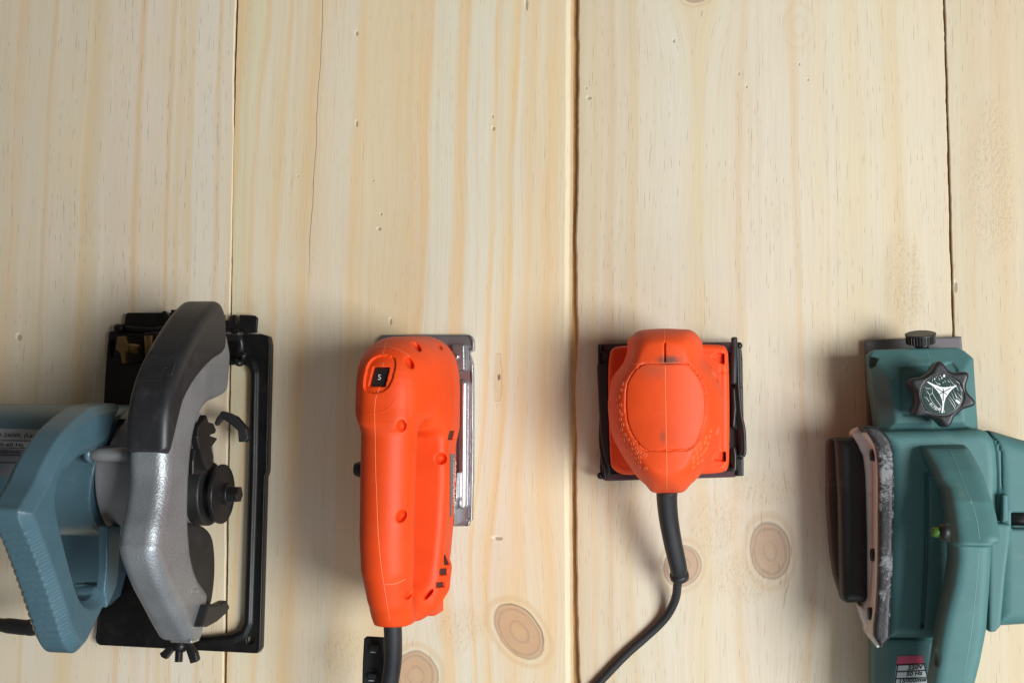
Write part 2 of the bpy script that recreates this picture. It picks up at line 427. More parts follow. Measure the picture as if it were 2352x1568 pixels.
    if gouge:
        (gp, gw, gh) = gouge; gx, gy = Pm(gp)
        wobx = (nt.noise(pos, 180, 2)-.5)*3.0
        taper = nt.step(nt.m('ABSOLUTE', y-float(gy)+4.), gh*1.1, gh*.1)*.4+.6
        e = nt.m('MAXIMUM', nt.m('ABSOLUTE', x-float(gx)+wobx)/taper-gw, nt.m('ABSOLUTE', y-float(gy))-gh)
        k = nt.step(e, .15, -.25); ed = nt.step(nt.m('ABSOLUTE', e), .5, .05)
        col = nt.mix(k*.35, col, srgb(206, 172, 122)); col = nt.mix(ed*.42, col, srgb(120, 88, 56)); dkc = nt.step(nt.m('POWER', (x-float(gx)-.8)/1.5, 2.0)+nt.m('POWER', (y-float(gy))/3.2, 2.0)+(nt.noise(pos, 300, 2)-.5), 1.1, .4); col = nt.mix(dkc*.9, col, srgb(60, 40, 22)); hgt = hgt-k*2.5
    if tint: col = nt.mix(1.0, col, tint, 'MULTIPLY')
    side = nt.step(z, -1.6, -2.6)
    col = nt.mix(side*.75, col, srgb(170, 128, 78))
    col = nt.mix(.20, col, srgb(219, 205, 178))
    hs = nt.n('ShaderNodeHueSaturation'); hs.inputs['Saturation'].default_value = sat; hs.inputs['Value'].default_value = val; nt.put(hs.inputs['Color'], col); col = hs.outputs[0]
    nt.put(nt.b.inputs['Base Color'], col); nt.b.inputs['Specular IOR Level'].default_value = .3
    nt.put(nt.b.inputs['Roughness'], fib*.2+.48)
    nt.bump(hgt, .30, .0007); return nt.mat
def board(name, left, right, m, parent, cham_l=1.0, cham_r=1.0, th=5., jag=.25, ytop=None):
    """left / right: lists of photo pixels down each side; a real plank with eased arrises"""
    L = np.array([Pm(p) for p in left]); Rr = np.array([Pm(p) for p in right])
    ys = np.linspace(P(1200, -160)[1], P(1200, 1740)[1], 190)
    def side(A, sd):
        o = np.argsort(A[:, 1]); A = A[o]
        xs = np.interp(ys, A[:, 1], A[:, 0])
        lo = (A[1, 0]-A[0, 0])/(A[1, 1]-A[0, 1]); hi = (A[-1, 0]-A[-2, 0])/(A[-1, 1]-A[-2, 1])
        xs = np.where(ys < A[0, 1], A[0, 0]+(ys-A[0, 1])*lo, xs); xs = np.where(ys > A[-1, 1], A[-1, 0]+(ys-A[-1, 1])*hi, xs)
        r = np.random.default_rng(sd); k = np.convolve(r.normal(size=len(ys)+8), np.ones(5)/5, 'same')[4:-4]
        return xs+k*jag*1.4+r.normal(size=len(ys))*jag*.35
    xl = side(L, len(name)+int(abs(L[0, 0]))); xr = side(Rr, 5+int(abs(Rr[0, 0])))
    v = []; f = []
    for y, a, b in zip(ys, xl, xr):
        v += [(a, y, -th), (a, y, -cham_l*.9), (a+cham_l, y, 0), (b-cham_r, y, 0), (b, y, -cham_r*.45-.4), (b, y, -th)]
    for i in range(len(ys)-1):
        for k in range(5): f.append((i*6+k, i*6+k+1, (i+1)*6+k+1, (i+1)*6+k))
    n = (len(ys)-1)*6; f.append((0, 1, 2, 3, 4, 5)); f.append(tuple(n+k for k in (5, 4, 3, 2, 1, 0)))
    f = [tuple(reversed(q)) for q in f]
    return mk(name, v, f, m, parent, smooth=False)
base = bpy.data.objects.new('table_top', None); COL.objects.link(base); base['kind'] = 'structure'
A_, B_ = (190, 176, 156), (196, 183, 166)
w1 = wood('wood_one', 1.3, ((-300, 0), (-330, 1568)), ((541, 0), (513, 1568)),
  [(-300, A_), (-40, (202, 182, 156)), (10, (204, 190, 168)), (34, (206, 182, 150)), (60, (206, 192, 170)), (105, (206, 194, 172)), (111, (200, 176, 142)), (122, (208, 198, 182)), (180, (206, 194, 174)), (200, (208, 184, 142)), (222, (206, 188, 158)), (240, (212, 198, 180)), (308, (214, 200, 184)), (318, (208, 174, 132)), (328, (216, 204, 188)), (382, (216, 202, 184)), (391, (210, 178, 136)), (399, (218, 206, 190)), (414, (214, 190, 152)), (422, (216, 206, 190)), (440, (214, 194, 160)), (450, (218, 208, 194)), (492, (218, 208, 192)), (500, (212, 180, 138)), (508, (218, 206, 188)), (532, (220, 204, 174))],
  pits=[((45, 775), 2.6, 3.4)], fleck=.75, blotch=.7, fleckcol=(104, 92, 84), skew=.05, val=1.15, sat=.98, knots=[((255, 40), 5., 4., 0, .3)])
w2 = wood('wood_two', 4.7, ((547, 0), (520, 1568)), ((1316, 0), (1316, 1568)),
  [(546, (222, 190, 142)), (556, (216, 208, 176)), (582, (220, 212, 182)), (594, (222, 190, 146)), (606, (222, 212, 190)), (636, (222, 210, 184)), (648, (222, 192, 150)), (660, (222, 212, 192)), (690, (222, 204, 174)), (712, (222, 190, 146)), (736, (224, 206, 180)), (800, (222, 212, 192)), (822, (228, 200, 160)), (850, (226, 208, 176)), (930, (222, 200, 164)), (968, (226, 190, 140)), (982, (226, 184, 128)), (992, (222, 214, 194)), (1040, (220, 216, 200)), (1052, (226, 198, 158)), (1074, (226, 196, 156)), (1084, (220, 216, 200)), (1130, (222, 216, 198)), (1142, (226, 194, 146)), (1150, (222, 216, 198)), (1174, (224, 206, 170)), (1184, (226, 190, 136)), (1194, (224, 216, 198)), (1224, (226, 198, 154)), (1236, (224, 212, 186)), (1268, (226, 196, 152)), (1300, (226, 212, 182))],
  knots=[((1190, 1448), 17., 26., math.radians(44), 1.0), ((955, 1552), 19., 21., .2, .9)],
  pits=[((820, 78), 1.5, 2.6), ((820, 285), 1.4, 3.), ((1132, 268), .8, 2.), ((1134, 296), 1.6, 2.), ((1210, 12), 1.5, 6.), ((872, 526), 2., 1.6), ((858, 415), .9, 1.2), ((876, 492), 1.1, 1.5), ((685, 405), .9, 1.2), ((898, 739), 1.2, 3.4), ((1146, 1236), 4., 1.8)],
  crack=((742, 0), (705, 700)), fleck=.42, blotch=.4, rough_at=[((790, 1500), (34, 26)), ((1060, 1440), (30, 24))], gouge=((1144, 866), 3.6, 21.), fleckcol=(160, 122, 86), sat=1.04, val=1.12, skew=.042)
w3 = wood('wood_three', 8.2, ((1328, 0), (1330, 1568)), ((2166, 0), (2208, 1568)),
  [(1328, (214, 188, 146)), (1345, (222, 204, 170)), (1366, (222, 196, 152)), (1380, (224, 210, 182)), (1404, (218, 186, 142)), (1416, (226, 212, 184)), (1458, (222, 198, 156)), (1472, (228, 214, 186)), (1500, (228, 216, 192)), (1560, (230, 220, 198)), (1608, (228, 206, 160)), (1630, (230, 218, 192)), (1680, (230, 214, 188)), (1698, (226, 200, 162)), (1714, (230, 214, 190)), (1760, (230, 218, 196)), (1812, (230, 214, 188)), (1824, (224, 194, 148)), (1836, (230, 218, 194)), (1880, (230, 212, 178)), (1900, (230, 218, 192)), (1960, (230, 212, 172)), (2000, (230, 218, 190)), (2056, (228, 202, 154)), (2080, (230, 216, 186)), (2130, (230, 214, 184)), (2150, (228, 208, 172))],
  knots=[((1768, 1264), 16.5, 23.5, 0.10, .9), ((1566, 1300), 15., 17., -.5, .9), ((1600, -22), 13., 11., 0, 1.0), ((1337, 905), 4., 10., 0, .42), ((1835, 60), 10., 16., 0, .32)],
  pits=[((1347, 203), .9, 1.2), ((1354, 226), 2., 1.6), ((1548, 95), 1.0, 1.8), ((1697, 170), .8, 1.6), ((1836, 148), .9, 1.2), ((1856, 184), .9, 1.2), ((1715, 200), .8, 1.6)],
  fleck=.62, blotch=.5, rough_at=[((1645, 1210), (26, 34)), ((1700, 1330), (36, 30)), ((1760, 1120), (38, 20)), ((2080, 640), (20, 60))], fleckcol=(140, 104, 70), sat=.88, val=1.03)
w4 = wood('wood_four', 12.9, ((2172, 0), (2214, 1568)), ((2700, 0), (2800, 1568)),
  [(2172, (222, 200, 158)), (2200, (224, 202, 160)), (2240, (222, 196, 152)), (2270, (224, 204, 166)), (2300, (222, 190, 140)), (2330, (224, 200, 158)), (2420, (222, 196, 150)), (2690, (222, 198, 156))],
  pits=[((2195, 660), 1.6, 5.)], fleck=.6, blotch=.8, rough_at=[((2280, 420), (26, 90))], fleckcol=(132, 100, 68), sat=.84, val=.97)
board('plank', [(-300, 0), (-330, 1568)], [(542, 0), (536, 180), (537, 330), (527, 760), (513, 1568)], w1, base, 1, 1.2, jag=.22)
board('plank', [(547, 0), (541, 180), (535, 400), (531, 780), (524, 1200), (520, 1568)], [(1316.5, 0), (1314.5, 500), (1311.5, 900), (1316.5, 1568)], w2, base, .5, 6.5, jag=.22)
board('plank', [(1328, 0), (1327, 350), (1322, 560), (1324, 700), (1328, 770), (1320, 900), (1324, 1000), (1322, 1150), (1325, 1400), (1331, 1568)], [(2165.5, 0), (2186, 735), (2208, 1568)], w3, base, 1.4, .7, jag=.3)
board('plank', [(2171, 0), (2191, 735), (2214, 1568)], [(2700, 0), (2760, 1568)], w4, base, .6, 1, jag=.22)
under = plastic('underlay_wood', srgb(205, 160, 100), .8, .2)
a = P(-420, -190); b = P(2800, 1760)
mk('underlay_board', [(x, y, z) for z in (-31, -5.6) for x, y in ((a[0], a[1]), (b[0], a[1]), (b[0], b[1]), (a[0], b[1]))], [(0, 1, 2, 3), (7, 6, 5, 4), (0, 4, 5, 1), (1, 5, 6, 2), (2, 6, 7, 3), (3, 7, 4, 0)], under, base, smooth=False)
# ------------------------------------------------------------------ materials of the tools
M_ORANGE = plastic('orange_plastic', srgb(239, 75, 19), .54, .07, srgb(200, 96, 60), .20, .12, 1500, spec=.38)
M_ORANGE_SEAM = plastic('orange_flash_line', srgb(246, 134, 88), .6, .1)
M_ORANGE_S = plastic('orange_plastic_worn', srgb(238, 81, 29), .55, .08, srgb(200, 112, 80), .28, .12, 1500, spec=.38)
M_TEAL = plastic('sea_green_plastic', srgb(76, 118, 118), .58, .08, srgb(128, 144, 138), .28, .12, 1500)
M_TEAL_SEAM = plastic('sea_green_seam', srgb(110, 150, 146), .6, .1)
M_TEAL_S = plastic('blue_green_plastic', srgb(76, 105, 117), .34, .06, srgb(130, 150, 152), .12, .08, 1500)
M_BLK = plastic('black_plastic', (.016, .016, .017), .48, .15, (.12, .11, .10), .22, .15, 1200)
M_COVER = plastic('scuffed_black_plastic', (.019, .019, .022), .42, .12, (.13, .125, .12), .16, .15, 1200, dsc=90, dlo=.5)
M_BLKP = plastic('black_painted_steel', (.0075, .007, .0072), .40, .2, (.12, .10, .085), .16, .08, 900, spec=.35)
M_RUB = plastic('black_rubber', (.017, .017, .019), .5, .15, (.10, .10, .10), .15, .10, 1200)
M_ALU = plastic('cast_aluminium', (.34, .355, .375), .43, .10, (.26, .26, .26), .30, .75, 620, metal=.6)
M_GREY = plastic('grey_cast_housing', (.30, .295, .30), .55, .08, (.12, .11, .10), .25, .5, 700, metal=.25)
M_ROD = plastic('polished_rod', (.78, .78, .80), .33, .03, (.4, .38, .4), .08, .02, 900, metal=1.0)
M_CHROME = plastic('bright_steel', (.66, .66, .69), .16, .04, (.4, .38, .4), .15, .03, 900, metal=1.0)
M_STEEL = plastic('stamped_steel', (.36, .355, .37), .38, .08, (.16, .14, .14), .35, .25, 700, metal=.85)
M_DKSTEEL = plastic('dark_blackened_steel', (.032, .030, .031), .36, .2, (.12, .10, .08), .2, .2, 700, metal=.6)
M_ZINC = plastic('zinc_washer', (.62, .62, .62), .32, .1, metal=.9)
M_BRASS = plastic('dirty_brass', srgb(150, 122, 78), .45, .15, (.05, .04, .03), .5, .3, 500, metal=.6)
M_SOLE = plastic('dull_grey_sole', srgb(112, 108, 110), .58, .1, (.25, .22, .2), .3, .3, 700, metal=.3)
M_PAPER = plastic('maroon_sandpaper', srgb(84, 60, 66), .85, .1, srgb(120, 100, 96), .3, .9, 1700)
M_PRINTW = plastic('white_print', srgb(236, 240, 240), .5, .03)
M_PRINTK = plastic('black_print', (.012, .012, .014), .5, .05)
M_GLAB = plastic('grey_sticker', srgb(150, 152, 158), .45, .06)
M_GLABD = plastic('dark_grey_sticker', srgb(96, 98, 104), .45, .06)
M_WLAB = plastic('pale_sticker', srgb(228, 238, 240), .4, .03)
M_PINK = plastic('pink_sticker', srgb(222, 96, 126), .4, .05)
M_DIAL = plastic('dark_green_dial', srgb(36, 62, 58), .3, .1)
M_GREEN = plastic('green_button', srgb(58, 96, 26), .4, .05)
M_BEIGE = plastic('beige_worn_edge', srgb(216, 216, 212), .6, .08, srgb(120, 100, 90), .4, .3, 500)
M_VENT_SHADE = plastic('deep_red_vent_shade', (.07, .012, .005), .7, .1)  # shade inside vents and side slot, put into a dark red
M_RIM_REFLECT = plastic('maroon_wood_reflection', (.045, .022, .020), .5, .2)  # brown of the wood reflected in the cover rim, put into its colour
def smear(mat, px, z, ra, rb, colr, amt):
    t = mat.node_tree; nt = NT.__new__(NT); nt.mat = mat; nt.t = t; nt.b = t.nodes['Principled BSDF']
    pos, x, y, zz = geo(nt); k = P(px[0], px[1], z)
    e = nt.m('SQRT', nt.m('POWER', (x-float(k[0]))/ra, 2.0)+nt.m('POWER', (y-float(k[1]))/rb, 2.0))+(nt.noise(pos, 130, 4, .7)-.5)*1.1
    old = nt.b.inputs['Base Color'].links[0].from_socket
    nt.put(nt.b.inputs['Base Color'], nt.mix(nt.step(e, 1.05, .1)*amt, old, colr))
smear(M_ORANGE_S, R5((790, 415))[0], 108, 14., 5.5, (.08, .06, .05), .85)
smear(M_ORANGE_S, R5((655, 500))[0], 106, 17., 10., (.20, .10, .06), .35)
smear(M_ORANGE_S, R5((740, 1060))[0], 108, 3.5, 7., (.16, .07, .04), .5)
smear(M_ORANGE_S, R5((520, 175))[0], 92, 9., 4., (.10, .08, .06), .5)
def scuffed():
    nt = NT('scuffed_black_plate'); tc = nt.n('ShaderNodeTexCoord').outputs['Object']
    a = nt.noise(tc, 75, 6, .72, .4); b = nt.noise(tc, 420, 4, .7); c = nt.noise(tc, 24, 3, .6)
    k = nt.step(a*.6+b*.3+c*.22, .58, .66)
    col = nt.mix(k*.75, (.022, .020, .023), (.30, .30, .31)); nt.put(nt.b.inputs['Base Color'], col)
    nt.put(nt.b.inputs['Roughness'], k*.25+.42); nt.bump(b+k*.6, .4, .0008); return nt.mat
M_SCUFF = scuffed()
def inset(F, d2, depth): return np.maximum(F, np.minimum(-d2, F+depth))
def cutbox(g, px, hs):
    p, n, ok = g.cast([px]); g.set(np.maximum(g.F, -g.box(p[0], hs, .6)))
def dimples(g, lst, depth=6.0):
    """screw pockets: (pixel, half length mm, half width mm, angle in the plan)"""
    p, n, ok = g.cast([q[0] for q in lst]); F = g.F
    for (c, a, b, ang), h, k in zip(lst, p, ok):
        if not k: continue
        ca, sa = math.cos(ang), math.sin(ang)
        F = smax(F, -g.ell(h, (a, b, depth), [(ca, sa, 0), (-sa, ca, 0), (0, 0, 1)]), 1.0)
    g.set(F)
# ------------------------------------------------------------------ circular saw
c = P(430, 1130, 0)
SAW = empty('circular_saw', (c[0], c[1], 0), 'circular saw with blue-green looped handle, silver blade guard and black base plate', 'circular saw')
XF = -412.0
# base plate
out = PP(R1((835, 322), (1970, 345), (2025, 362), (2036, 430), (2033, 600), (2014, 1380))+R2((1972, 40), (1938, 1310), (1915, 1345), (1880, 1345), (740, 1285), (716, 1265), (710, 1235), (738, 880))+R1((782, 860), (798, 560), (818, 340)), 10)
opn = PP(R1((1640, 590), (1810, 572), (1865, 590), (1886, 650), (1880, 900), (1872, 1380))+R2((1846, 40), (1812, 1110), (1785, 1170), (1720, 1200), (1500, 1225), (1400, 700), (1400, 0))+R1((1430, 1100), (1560, 640)), 10)
lo = [*(out.min(0)-4), -1]; hi = [*(out.max(0)+4), 18]
g = G(lo, hi, 1.1); do = g.poly(out); dp = g.poly(opn)
F = g.ext(np.maximum(do, -dp), g.Z, 6.5, 10, .8)
F = np.minimum(F, g.ext(np.maximum(do, -(do+2.4)), g.Z, 0, 10.5, .8))
F = smin(F, np.sqrt((dp-4.5)**2+(g.Z-9.5)**2)-3.0, 2)
slot = g.poly(PP(R1((838, 395), (860, 395), (856, 522), (832, 522)), 10)); F = np.maximum(F, -slot)
hole = P(*R2((1862, 1248))[0], 10); F = np.maximum(F, -(np.sqrt((g.X-hole[0])**2+(g.Y-hole[1])**2)-3.2))
hole = P(*R1((1290, 470))[0], 10)
mkg('base_plate', g.set(F), M_BLKP, SAW); g_base = g
# front sight plate, hinge rod, wing screws
def plan(name, pts, z0, z1, m, parent, h=.7, r=.7, zref=None, curve=False):
    q = PP(pts, z1 if zref is None else zref); q = cr(q, 4) if curve else q
    g = G([*(q.min(0)-3), z0-3], [*(q.max(0)+3), z1+3], h); mkg(name, g.set(g.ext(g.poly(q), g.Z, z0, z1, r)), m, parent); return g
def side(name, pts, x0, x1, m, parent, h=.8, r=1.2, curve=False):
    q = QQ(pts, x1); q = cr(q, 4) if curve else q
    g = G([x0-3, *(q.min(0)-3)], [x1+3, *(q.max(0)+3)], h); mkg(name, g.set(g.ext(g.poly(q, 'yz'), g.X, x0, x1, r)), m, parent); return g
plan('front_sight', R1((945, 195), (965, 184), (1240, 184), (1690, 198), (1692, 240), (1745, 245), (1748, 200), (1780, 200), (1786, 272), (1800, 272), (1806, 200), (1920, 205), (1940, 225), (1932, 335), (1850, 340), (930, 305)), 7, 10.5, M_BLKP, SAW)
tube('hinge_rod', [P3(q, 13) for q in R1((885, 303), (1840, 345))], 3.0, M_BLKP, SAW)
for q in R1((905, 303), (1215, 318), (1790, 342)): tube('hinge_knuckle', [P3((q[0]-9, q[1]), 13), P3((q[0]+9, q[1]+.4), 13)], 4.2, M_BLKP, SAW)
ws = plan('wing_screw', R1((1215, 182), (1238, 168), (1262, 195), (1292, 250), (1280, 285), (1252, 270), (1240, 230)), 13, 19, M_BLKP, SAW, .6)
def stud(name, a, b, r, m, parent, pitch=1.7):
    a = np.array(a, float); b = np.array(b, float); L = np.linalg.norm(b-a); n = int(L/.35)
    path = [a+(b-a)*i/n for i in range(n+1)]; rad = [r-.55*(.5+.5*math.cos(2*math.pi*i*.35/pitch)) for i in range(n+1)]
    return tube(name, path, rad, m, parent, 16)
stud('threaded_stud', P3(R1((1310, 250))[0], 17), P3(R1((1311, 165))[0], 17), 2.9, M_BLKP, SAW)
# bevel quadrant on the left with its brass wing bolt
plan('bevel_quadrant', R1((880, 335), (1190, 332), (1180, 380), (1085, 385), (1082, 545), (1040, 560), (900, 575), (868, 560)), 11, 14, M_BLKP, SAW, .8)
side_b = R1((1085, 335), (1230, 330), (1170, 560), (1090, 560))
plan('bracket', side_b, 11, 40, M_DKSTEEL, SAW, 1.0, 1.0)
wb = plan('wing_bolt', R1((880, 368), (938, 360), (948, 402), (972, 436), (972, 470), (948, 490), (950, 565), (918, 572), (905, 492), (868, 462), (878, 410)), 30, 36, M_BRASS, SAW, .6, 1.4)
tube('bolt', [P3(R1((945, 452))[0], 30), P3(R1((1052, 462))[0], 30)], [4.6, 4.6], M_BRASS, SAW)
tube('pivot_pin', [P3(R1((1122, 360))[0], 41), P3(R1((1128, 500))[0], 41)], 4.0, M_BRASS, SAW)
# right hand hook bracket
tube('spring_hook', cr([P3(q, zz) for q, zz in zip(R1((1695, 372), (1770, 372), (1808, 395), (1815, 470), (1795, 555)), (28, 28, 28, 26, 22))], 6, False), 3.3, M_DKSTEEL, SAW, 10, .7)
tube('screw', [P3(R1((1822, 505))[0], 30), P3(R1((1852, 520))[0], 30)], [3.3, 3.3], M_DKSTEEL, SAW)
tube('screw', [P3(R1((1800, 570))[0], 26), P3(R1((1806, 545))[0], 28)], [4, 4], M_DKSTEEL, SAW)
# upper blade guard
rim = R1((1690, 215), (1655, 118), (1590, 180), (1520, 285), (1440, 425), (1375, 560), (1325, 690), (1290, 830), (1268, 1000), (1258, 1200), (1254, 1330))+R2((1236, 60), (1210, 250), (1180, 400), (1168, 505), (1160, 590), (1190, 720), (1250, 880), (1320, 1020), (1390, 1160), (1442, 1255))
inner = R2((1528, 1256), (1545, 1100), (1568, 930), (1560, 870), (1500, 780), (1462, 680), (1440, 560), (1425, 350), (1428, 100))+R1((1452, 1400), (1470, 1200), (1490, 1080), (1530, 960), (1600, 870), (1690, 825), (1738, 780), (1756, 600), (1758, 480), (1735, 350))
rim_c = [tuple(v) for v in cr(rim[1:], 4, False)]; inner_c = [tuple(v) for v in cr(inner, 4, False)]
q = QQ(rim_c+inner_c, XF)
g = G([XF-36, *(q.min(0)-3)], [XF+5, *(q.max(0)+5)], 1.1); d2 = g.poly(q, 'yz')
F = g.ext(d2, g.X, XF-33.5, XF, 10.5)
F = np.maximum(F, -np.maximum(d2+4, np.abs(g.X-(XF-14))-11+0*d2)*1.0) if False else F
F = smax(F, float(P(*R2((1400, 1226))[0], 85)[1])-g.Y+0*F, 3)
g.set(F); mkg('blade_guard', g, M_ALU, SAW); g_guard = g
# two little cast marks on the guard face
for q_ in R2((1447, 886), (1411, 716)): pass
drape('cast_mark', g, R2((1425, 870), (1470, 868), (1472, 902), (1428, 905)), .35, M_ALU, SAW, 0, False, True)
# black front cover of the guard
cov = R1((1697, 460), (1700, 240), (1690, 175), (1655, 112), (1585, 174), (1512, 280), (1432, 420), (1366, 556), (1316, 688), (1280, 830), (1258, 1000), (1252, 1215), (1282, 1250), (1312, 1130), (1345, 990), (1380, 860), (1440, 740), (1510, 640), (1600, 545))
q = QQ([tuple(v) for v in cr(cov[2:12], 4, False)]+[tuple(v) for v in cr(cov[12:]+cov[:2], 4, False)], XF)
g = G([XF-38, *(q.min(0)-4)], [XF+6, *(q.max(0)+6)], 1.0); d2 = g.poly(q, 'yz')
F = g.ext(d2-1.6, g.X, XF-34.6, XF+1.8, 8)
F = np.maximum(F, -(g_guard.samp(g.X+0*F, g.Y+0*F, g.Z+0*F)+3))
y1 = P(*R1((1300, 470))[0], 180)[1]; y2 = P(*R1((1200, 690))[0], 190)[1]
band = np.maximum(np.abs(g.Y-(y1+y2)/2)-(y1-y2)/2, np.abs(g.X-(XF-19))-11)
F = inset(F, band+0*F, .9)
g.set(F); cover = mkg('guard_cover', g, M_COVER, SAW); g_cov = g
drape('emboss', g, R1((1190, 600), (1225, 610), (1262, 598)), .4, M_COVER, cover, .1)
drape('emboss', g, R1((1190, 622), (1225, 632), (1262, 622)), .4, M_COVER, cover, .1)
drape('emboss', g, R1((1318, 572), (1300, 612), (1290, 655)), .8, M_COVER, cover, .2)
# motor, gear case, tie bar
AY = float(P(255, 1079, 88)[1]); RT = float(P(255, 929, 88)[1]-AY)
xa, xb = float(P(268, 1050, 135)[0]), XF-31
g = G([-660, AY-RT-4, 14], [xa+16, AY+RT+4, 150], 1.6); rr = np.sqrt((g.Y-AY)**2+(g.Z-88)**2)
end = xa-4-.20*(AY+RT-g.Y)*np.float32(1)
F = np.maximum(rr-RT, np.maximum(g.X-end, -(g.X+658)))
g.set(F); motor = mkg('motor_housing', g, M_TEAL_S, SAW); g_mot = g
g = G([-500, AY-RT-4, 20], [xb+6, AY+RT+4, 150], 1.2); rr = np.sqrt((g.Y-AY)**2+(g.Z-88)**2)
F = g.ext(rr-(RT-.8), g.X, -496, xb+3, 2)
bx = g.poly(PP(R1((790, 985), (880, 987), (820, 1190), (760, 1188)), 138)); F = inset(F, bx+0*F, 6)
bx = g.poly(PP(R1((860, 930), (900, 895), (945, 890), (925, 930)), 110)); F = inset(F, bx+0*F, 8)
g.set(F); mkg('gear_case', g, M_GREY, SAW)
tube('tie_bar', [P3(q, 150) for q in R1((676, 1252), (800, 1256), (985, 1256))], [6.2, 5.6, 5.8], M_GREY, SAW, 18)
tube('boss', [P3(q, 150) for q in R1((660, 1248), (705, 1250))], [7.2, 7.0], M_TEAL_S, SAW, 18)
# looped handle
hp = R1((950, 886), (790, 900), (680, 968), (560, 1080), (470, 1210), (400, 1340), (345, 1470))+R2((250, 240), (222, 330), (330, 600), (450, 950), (540, 1235), (602, 1330), (655, 1312), (705, 1225), (800, 1020), (875, 850), (850, 842), (796, 850), (750, 938), (700, 966), (650, 945), (610, 870), (560, 700), (510, 500), (480, 370), (458, 250), (462, 140), (500, 20))+R1((545, 1390), (615, 1300), (700, 1240), (830, 1180), (900, 1000))
q = cr(QQ(hp, -482), 4)
g = G([-521, *(q.min(0)-3)], [-477, *(q.max(0)+3)], 1.0); d2 = g.poly(q, 'yz')
d2s = d2-2.6
F = g.ext(d2s, g.X, -519, -482, ch=8.5); F = smax(F, g.ext(d2s, g.X, -519, -482, ch=7.5), 5)
ya, yb = float(P(*R2((200, 350))[0], 190)[1]), float(P(*R2((430, 1195))[0], 150)[1])
zo = np.interp(g.ax[1], [yb, ya], [150., 207.]).astype(np.float32)[None, :, None]; msk = np.clip((g.Z-(zo-44))/6, 0, 1)*np.clip((ya-g.Y)/4, 0, 1)*np.clip((g.Y-yb)/4, 0, 1)
rip = (np.abs(np.sin(math.pi*(g.Y+.10*g.Z-.12*(g.X+500))/6.1)))**.5
tf = np.clip((-489-g.X)/3, 0, 1); rip2 = np.abs(np.sin((g.Y+g.Z)*math.pi/4.6))**.6
F = F+msk*((1-rip)*1.35*tf+(1-rip2)*.55*(1-tf))
g.set(F); handle = mkg('handle', g, M_TEAL_S, SAW); g_h = g
side('handle_web', R2((905, 400), (800, 400), (798, 700), (780, 880), (800, 1010), (872, 850)), -491, -482.6, M_TEAL_S, SAW, .9, 1.5)
plan('lower_housing', R2((380, 330), (860, 330), (860, 760), (812, 940), (740, 1010), (600, 1000), (500, 900), (420, 620)), 14, 40, M_TEAL_S, SAW, 1.3, 7)
# rating plate print on the motor
lab = patch('rating_label', g_mot, [(-30, 984), (96, 986), (96, 1032), (-30, 1030)], 30, 14, M_GLAB, SAW, .3)
patch('rating_label', g_mot, [(-30, 1031), (96, 1033), (96, 1096), (-30, 1094)], 30, 14, M_GLABD, SAW, .3)
def L6(x, y): return ((x/7.84)*.91875, (1040+y/7.84)*.91875)
for yy in (480, 622, 765, 910): 
    p, n, ok = g_mot.cast(dens([L6(-250, yy-6), L6(620, yy+6)], 3)); tube('rule_line', p+n*.3, .42, M_PRINTK, lab, 5)
text_on('lettering', '-2600L (Laser)', L6(25, 405), (9.6, .25), (2.6, -12.5), g_mot, M_PRINTK, lab, .5, L6(860, 0)[0]-L6(25, 0)[0], 0, .012)
text_on('lettering', 'M', L6(-70, 403), (9.6, .25), (2.6, -12.5), g_mot, M_PRINTK, lab, .5, 10)
text_on('lettering', '50-60 Hz', L6(-70, 590), (11, .25), (1.2, -11.5), g_mot, M_PRINTK, lab, .5, L6(540, 0)[0], 0, .018)
text_on('lettering', '4500r/min', L6(-105, 728), (11, .25), (1.2, -11), g_mot, M_PRINTK, lab, .5, L6(510, 0)[0], 0, .014)
# cable
tube('cord', cr([P3(q, z) for q, z in (((-160, 1420), 40), ((-60, 1428), 52), ((20, 1436), 62), ((70, 1440), 68), ((110, 1430), 74))], 6, False), [5.4]*6+[6.0]*6+[6.8]*6+[7.4]*7, M_RUB, SAW, 16)
# lower guard, blade flanges, levers
side('lower_guard', R2((1380, 380), (1480, 385), (1550, 420), (1590, 490), (1606, 620), (1606, 760), (1595, 880), (1578, 975), (1545, 1000), (1430, 720), (1380, 500)), -432, -420, M_BLK, SAW, 1.0, 4, True)
side('lower_guard_lever', R2((1500, 1150), (1550, 985), (1640, 978), (1692, 952), (1716, 1005), (1690, 1050), (1620, 1112), (1550, 1150)), -414, -405, M_BLK, SAW, .8, 2)
fy, fz = float(Q(*R9((440, 1085))[0], -415)[0]), 66.0
def disc(name, x0, x1, r, m, rnd=.8, h=.7, prof=None):
    g = G([x0-2, fy-r-3, fz-r-3], [x1+2, fy+r+3, fz+r+3], h); rr = np.sqrt((g.Y-fy)**2+(g.Z-fz)**2)
    F = g.ext(rr-r, g.X, x0, x1, rnd)
    if prof: F = prof(g, F, rr)
    return mkg(name, g.set(F), m, SAW)
disc('inner_flange', -446, -428, 27.5, M_BLK, 1.5, 1.0)
disc('blade_flange', -421, -415, 25.5, M_DKSTEEL, 1.2, .8, lambda g, F, rr: np.maximum(F, (g.X+415+(rr-11)*.13)*(rr > 11)+(-9)*(rr <= 11)))
disc('arbor', -430, -418, 16, M_BLK, 1, 1)
def hexp(g, F, rr):
    a = np.arctan2(g.Z-fz, g.Y-fy); return np.maximum(F, rr*np.cos((a+math.pi/6) % (math.pi/3)-math.pi/6)-6.3)
disc('washer', -416, -411, 9.5, M_DKSTEEL, .8, .6)
disc('bolt_head', -412, -402, 7.3, M_DKSTEEL, 1.0, .6, hexp)
side('spacer', R9((130, 560), (190, 555), (270, 760), (265, 850), (110, 860), (110, 700)), -424, -419, M_DKSTEEL, SAW, .7, 1.5)
